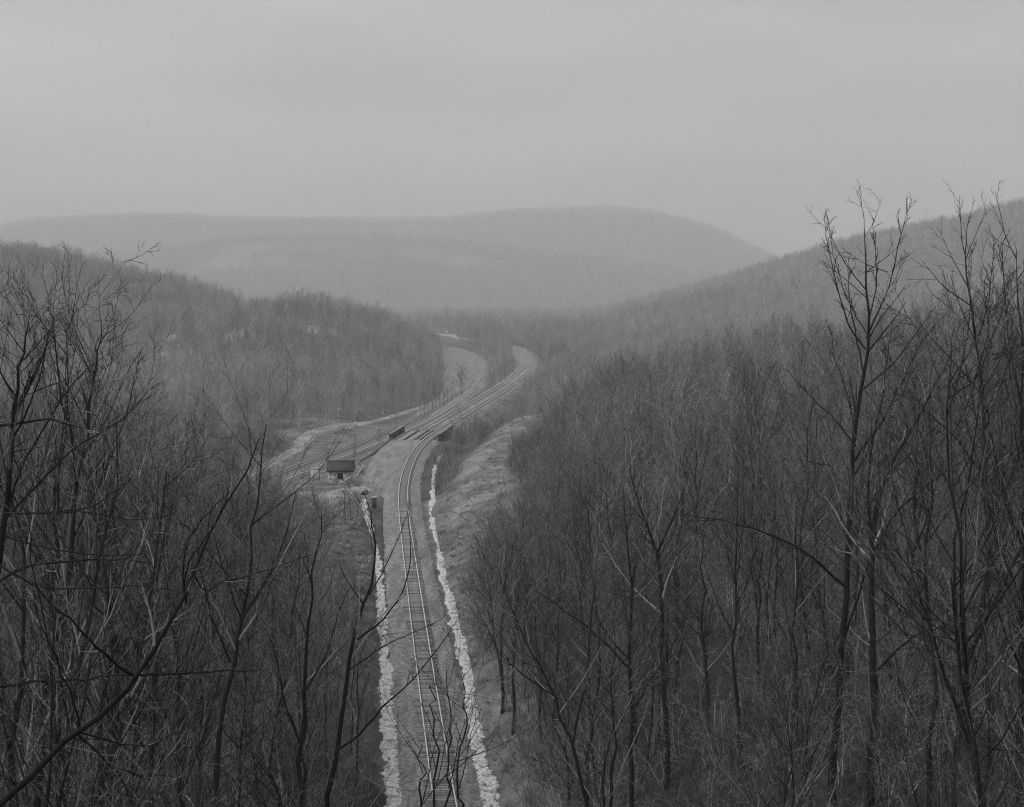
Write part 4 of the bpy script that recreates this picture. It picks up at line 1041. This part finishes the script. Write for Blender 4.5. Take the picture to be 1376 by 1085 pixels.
hero('tallest bare tree, forked top standing against the sky on the right slope', [
    ([(1122, 1010), (1130, 900), (1138, 780), (1143, 690), (1155, 560), (1163, 450), (1166, 395), (1161, 340), (1161, 290)], 77, 77, 0.22, 0.010),
    ([(1163, 470), (1140, 440), (1128, 400), (1120, 365), (1111, 325), (1107, 290)], 77, 75.5, 0.045, 0.008),
    ([(1164, 455), (1180, 420), (1196, 385), (1206, 335), (1215, 300), (1220, 278)], 77, 78.5, 0.045, 0.008),
    ([(1138, 790), (1090, 745), (1040, 720), (975, 700), (915, 690)], 77, 74, 0.08, 0.015),
    ([(1148, 620), (1185, 570), (1210, 520), (1230, 470), (1262, 430)], 77, 79, 0.07, 0.012),
    ([(1150, 600), (1120, 560), (1095, 540), (1060, 500)], 77, 75, 0.05, 0.01),
    ([(1160, 500), (1150, 450), (1140, 400), (1140, 350)], 77, 78, 0.05, 0.01),
    ([(1134, 860), (1165, 760), (1200, 690), (1260, 640), (1330, 600)], 77, 73, 0.07, 0.012),
    ([(1166, 450), (1150, 425), (1135, 395), (1120, 345), (1113, 300)], 77, 79, 0.035, 0.008), ([(1167, 430), (1178, 390), (1178, 345), (1172, 300)], 77, 76, 0.035, 0.008),
    ([(1150, 590), (1140, 530), (1120, 480), (1118, 440)], 77, 79, 0.04, 0.01), ([(1147, 640), (1172, 600), (1185, 540), (1192, 480), (1200, 430)], 77, 75, 0.06, 0.012)], 1, n1=9, n2=4, n3=2, n4=0, lf=0.2, ang=32, start=0.2, up=0.08)
hero('twin stem close beside the tallest forked tree, bending away at mid height', [
    ([(1176, 960), (1174, 850), (1168, 780), (1174, 700), (1190, 630), (1225, 575), (1260, 520), (1280, 470)], 74, 77, 0.2, 0.03),
    ([(1172, 740), (1165, 660), (1172, 590), (1190, 520)], 74, 73, 0.08, 0.015),
    ([(1180, 900), (1230, 850), (1290, 840), (1350, 800)], 74, 70, 0.07, 0.015)], 2, n1=11, lf=0.2)
hero('tall bare tree right of the forked tree, single top leaning left above the skyline', [
    ([(1330, 1060), (1322, 900), (1325, 760), (1328, 640), (1318, 520), (1308, 430), (1300, 365), (1291, 318)], 70, 70, 0.18, 0.012),
    ([(1326, 700), (1360, 640), (1390, 560)], 70, 69, 0.07, 0.015), ([(1322, 640), (1285, 590), (1255, 560), (1225, 540)], 70, 68, 0.06, 0.012),
    ([(1312, 470), (1330, 400), (1336, 330)], 70, 71, 0.04, 0.01)], 3, n1=10, n2=4, n3=3, n4=0, lf=0.18, ang=32, up=0.08)
hero('bare tree cut by the right edge, tallest at that edge', [
    ([(1400, 1080), (1392, 900), (1380, 700), (1374, 540), (1370, 430), (1366, 335)], 60, 60, 0.15, 0.01),
    ([(1384, 760), (1345, 660), (1330, 580), (1318, 500)], 60, 59, 0.06, 0.01), ([(1376, 560), (1356, 470), (1350, 400), (1346, 320)], 60, 61, 0.05, 0.01)], 4, n1=10, n2=4, n3=3, n4=0, lf=0.19, ang=32, up=0.09)
hero('mid sized dark tree with a V fork halfway up the right woods', [
    ([(897, 1060), (893, 930), (891, 840), (887, 760), (882, 735), (868, 700), (852, 660), (846, 610)], 92, 92, 0.19, 0.02),
    ([(884, 742), (900, 705), (912, 680), (925, 640)], 92, 93, 0.09, 0.012), ([(886, 752), (872, 712), (858, 690), (830, 668)], 92, 90, 0.06, 0.012)], 5, n1=12, lf=0.22)
hero('slim dark tree at the foot of the right slope beside the V forked one', [
    ([(848, 1085), (849, 980), (846, 880), (852, 800), (842, 730), (838, 660)], 80, 80, 0.15, 0.02),
    ([(848, 960), (880, 905), (905, 870), (920, 820)], 80, 78, 0.06, 0.012), ([(847, 900), (800, 850), (750, 815), (715, 790)], 80, 76, 0.06, 0.012)], 6, n1=12, lf=0.2)
hero('leaning tree on the right bank whose branches reach left over the stone ditch', [
    ([(790, 1085), (770, 1000), (745, 930), (720, 880), (690, 830), (668, 760)], 72, 74, 0.10, 0.012),
    ([(750, 940), (700, 905), (672, 880), (655, 850)], 72, 70, 0.04, 0.01), ([(770, 1000), (790, 900), (796, 800), (806, 720)], 72, 74, 0.06, 0.012)], 7, n1=11, lf=0.2)
# left side
hero('thick pale limbed tree sweeping up from the bottom left corner', [
    ([(-60, 1135), (0, 1078), (60, 1030), (100, 992), (140, 952), (185, 912), (225, 860), (248, 815), (257, 775), (268, 740), (300, 690), (330, 645), (348, 590)], 19, 21, 0.05, 0.008),
    ([(185, 912), (150, 885), (130, 870), (95, 835), (60, 800), (20, 770)], 20, 19, 0.022, 0.006), ([(190, 908), (230, 905), (290, 903), (350, 900)], 20, 21.5, 0.018, 0.006),
    ([(108, 985), (100, 940), (95, 920), (70, 880), (50, 800), (40, 730), (36, 660)], 19.7, 19, 0.016, 0.005), ([(250, 810), (244, 770), (248, 730), (280, 690), (310, 660)], 20.5, 20, 0.014, 0.005),
    ([(258, 770), (275, 800), (300, 780), (360, 768), (420, 745)], 20.5, 22, 0.012, 0.004), ([(105, 988), (147, 1027), (179, 1042), (244, 1046)], 19.7, 20.5, 0.013, 0.004), ([(110, 985), (170, 1004), (206, 1000), (240, 982)], 19.7, 21, 0.012, 0.004),
    ([(250, 812), (248, 779), (255, 752), (286, 712), (305, 670)], 20.4, 19.5, 0.013, 0.004)], 8, n1=7, n2=4, n3=3, n4=2, lf=0.16, rmin=0.0022, mt=M_bark_dark, mc=M_twig_dark, to_ground=False, start=0.3, kink=0.006)
hero('dark tree at the left edge with a crooked horizontal limb', [
    ([(-25, 900), (-5, 760), (10, 690), (18, 600), (20, 520), (30, 490), (36, 455), (40, 425)], 30, 30, 0.09, 0.006),
    ([(0, 572), (40, 568), (62, 562), (90, 570), (124, 578)], 30, 29, 0.03, 0.008), ([(12, 680), (30, 620), (60, 575), (85, 530), (110, 500), (140, 480)], 30, 31, 0.03, 0.006),
    ([(-10, 790), (30, 760), (80, 755), (150, 750), (200, 757)], 30, 28.5, 0.03, 0.008), ([(18, 560), (50, 500), (60, 470), (66, 450), (74, 425)], 30, 31, 0.025, 0.005),
    ([(5, 700), (60, 640), (100, 600), (160, 570), (205, 520)], 30, 32, 0.028, 0.006),
    ([(5, 720), (62, 738), (103, 742), (156, 748), (197, 744)], 30, 28, 0.022, 0.006), ([(0, 760), (49, 793), (107, 792), (138, 789), (188, 788), (230, 792)], 30, 27, 0.022, 0.006),
    ([(45, 793), (49, 828), (67, 868), (89, 913), (109, 942), (103, 985)], 29, 27.5, 0.018, 0.006), ([(10, 690), (60, 690), (116, 685), (147, 667), (176, 645)], 30, 28.5, 0.02, 0.005),
    ([(60, 690), (121, 688), (179, 700), (223, 694)], 29.5, 28, 0.014, 0.004), ([(-25, 930), (36, 917), (89, 916), (125, 911), (190, 905), (280, 902)], 30, 27, 0.03, 0.007)], 9, n1=10, n2=5, n3=3, n4=2, lf=0.13, rmin=0.003, to_ground=True)
hero('straight bare tree inside the left thicket, second from the edge', [
    ([(75, 1085), (82, 900), (100, 700), (112, 600), (126, 520), (132, 470), (136, 435)], 52, 52, 0.13, 0.012), ([(100, 720), (140, 640), (170, 560), (190, 470)], 52, 53, 0.05, 0.01),
    ([(110, 620), (84, 550), (76, 480), (70, 420)], 52, 51, 0.05, 0.01)], 10, n1=11, n2=4, n3=3, n4=0, lf=0.17, ang=32, rmin=0.007)
hero('dark tree rising in front of the left stone ditch, branches over the rails', [
    ([(438, 1120), (448, 1030), (462, 930), (478, 860), (495, 800), (506, 745), (503, 705), (490, 665)], 62, 63, 0.13, 0.012),
    ([(450, 1010), (490, 985), (505, 960), (530, 935), (565, 905), (605, 850), (618, 825)], 62, 60.5, 0.055, 0.010), ([(480, 860), (520, 830), (545, 790), (553, 745), (548, 690)], 62.5, 63, 0.045, 0.009),
    ([(496, 800), (520, 760), (545, 700), (552, 672)], 62.5, 64, 0.03, 0.007), ([(470, 900), (520, 865), (580, 840), (610, 822)], 62, 61, 0.03, 0.007)], 11, n1=6, n2=3, n3=3, n4=2, lf=0.16, rmin=0.006)
hero('dark stem left of the ditch tree, slightly leaning right with a sparse top', [
    ([(405, 1110), (403, 1010), (410, 930), (414, 850), (420, 780), (428, 715), (432, 690)], 60, 61, 0.12, 0.012), ([(404, 1000), (380, 940), (372, 880), (352, 830)], 60, 59, 0.06, 0.01),
    ([(410, 930), (440, 880), (452, 830), (470, 790)], 60, 61, 0.045, 0.01)], 12, n1=8, n2=4, n3=3, lf=0.16, rmin=0.005)
hero('leaning dark trunk in the left woods, rising right of the pale limb', [
    ([(285, 1085), (292, 1000), (308, 900), (325, 830), (335, 770), (338, 700), (350, 640), (358, 570)], 48, 49, 0.11, 0.012), ([(325, 830), (360, 780), (385, 720), (398, 660)], 48, 49, 0.045, 0.01),
    ([(310, 890), (280, 820), (270, 760), (255, 690)], 48, 47, 0.04, 0.008)], 13, n1=11, n2=5, n3=3, lf=0.2, rmin=0.005)
for q, (px, d, lab) in enumerate([
        ([(587, 1130), (585, 1060), (584, 990), (585, 940), (584, 905)], 46, 'thin dark sapling in front of the rails, first of the cluster at the bottom'),
        ([(604, 1130), (603, 1060), (602, 1000), (604, 950), (600, 900)], 47, 'thin dark forked sapling in front of the rails, middle of the cluster at the bottom'),
        ([(615, 1130), (617, 1060), (621, 1000), (623, 950), (624, 905)], 45, 'straight dark sapling between rails and right stone ditch at the bottom'),
        ([(566, 1130), (567, 1080), (568, 1040), (566, 1000)], 44, 'short thin sapling left of the cluster in front of the rails')]):
    hero(lab, [(px, d, d + 0.5, 0.045, 0.012), ([px[1], (px[1][0] + 9, px[1][1] - 35), (px[1][0] + 14, px[1][1] - 70), (px[1][0] + 30, px[1][1] - 110)], d, d, 0.018, 0.006),
               ([px[2], (px[2][0] - 8, px[2][1] - 25), (px[2][0] - 22, px[2][1] - 50)], d, d, 0.014, 0.005)], 20 + q, n1=4, n2=3, n3=2, n4=0, lf=0.16, rmin=0.005, start=0.4)

# small trees standing singly beyond the bridge and round the hut
single_protos = []
for k in range(5):
    h_ = 10.0
    single_protos.append((h_, tree_pair('s', dict(h=h_, r=0.10, seed=800 + k, nb=18, n2=6, n3=3, n4=0, rmin=0.022, start=0.1, lf=0.4, ang=38, fork=0.9, trunk_sides=5, shape=0.5), M_bark, M_twig)))
ordw = ['first', 'second', 'third', 'fourth', 'fifth', 'sixth', 'seventh', 'eighth', 'ninth']
singles = [(565 + 5.2 * i, 560 - 2.5 * i + (i % 2), -5, [7, 9, 6, 10, 8, 7, 9, 6, 8][i], ordw[i] + ' in the row of bare trees between the two railway lines, counting from the bridge') for i in range(9)]
singles += [(622, 533, -5, 11, 'lone bare tree between the lines below the gravel curve'), (658, 516, -4, 9, 'lone bare tree left of the embankment near its far bend'),
           (621, 600, -3, 7.5, 'tall bare tree right of the bridge in the gully'), (637, 594, -2, 7, 'smaller bare tree right of the bridge at the grass edge'), (511, 604, -2, 5, 'bushy tree against the left bridge girder'),
           (440, 633, -4, 7, 'bare tree directly behind the stone hut roof'), (476, 628, -4, 6, 'small bare tree behind the hut corner'), (532, 579, -6, 7, 'thin bare tree left of the bridge girder'),
           (464, 706, 0, 5, 'thin sapling in front of the hut, left one'), (472, 703, 0, 5.5, 'thin sapling in front of the hut, middle one'), (480, 700, 0, 4.5, 'thin sapling in front of the hut, beside the culvert')]
for i, (x, y, z, hh3, lab) in enumerate(singles):
    p = WZ(x, y, z)
    for _ in range(5): p = WZ(x, y, ground_z(p[0], p[1]))
    hp_, mp_ = single_protos[i % 5]
    s = hh3 / hp_
    e = plant(mp_, (p[0], p[1], p[2] - 0.1), (s, s, s), rng.uniform(0, 6.28), 'bare_tree', lab, 'single trees round the bridge and hut')

# ------------------------------------------------------------------ haze
mh = bpy.data.materials.new('haze'); mh.use_nodes = True
hn = mh.node_tree; hn.nodes.clear(); ho = hn.nodes.new('ShaderNodeOutputMaterial'); pv = hn.nodes.new('ShaderNodeVolumePrincipled')
pv.inputs['Color'].default_value = (1, 1, 1, 1); pv.inputs['Density'].default_value = 0.00026; pv.inputs['Anisotropy'].default_value = 0.0
hn.links.new(pv.outputs[0], ho.inputs['Volume'])
zmax = float(ZZ.max()) + 26; zmin = float(ZZ.min()) - 1.5
mb = MB(); mb.box(-6200, 6200, -90, 8400, zmin, zmax)
mb.build('haze', mh, kind='stuff', label='pale even haze filling the valley')
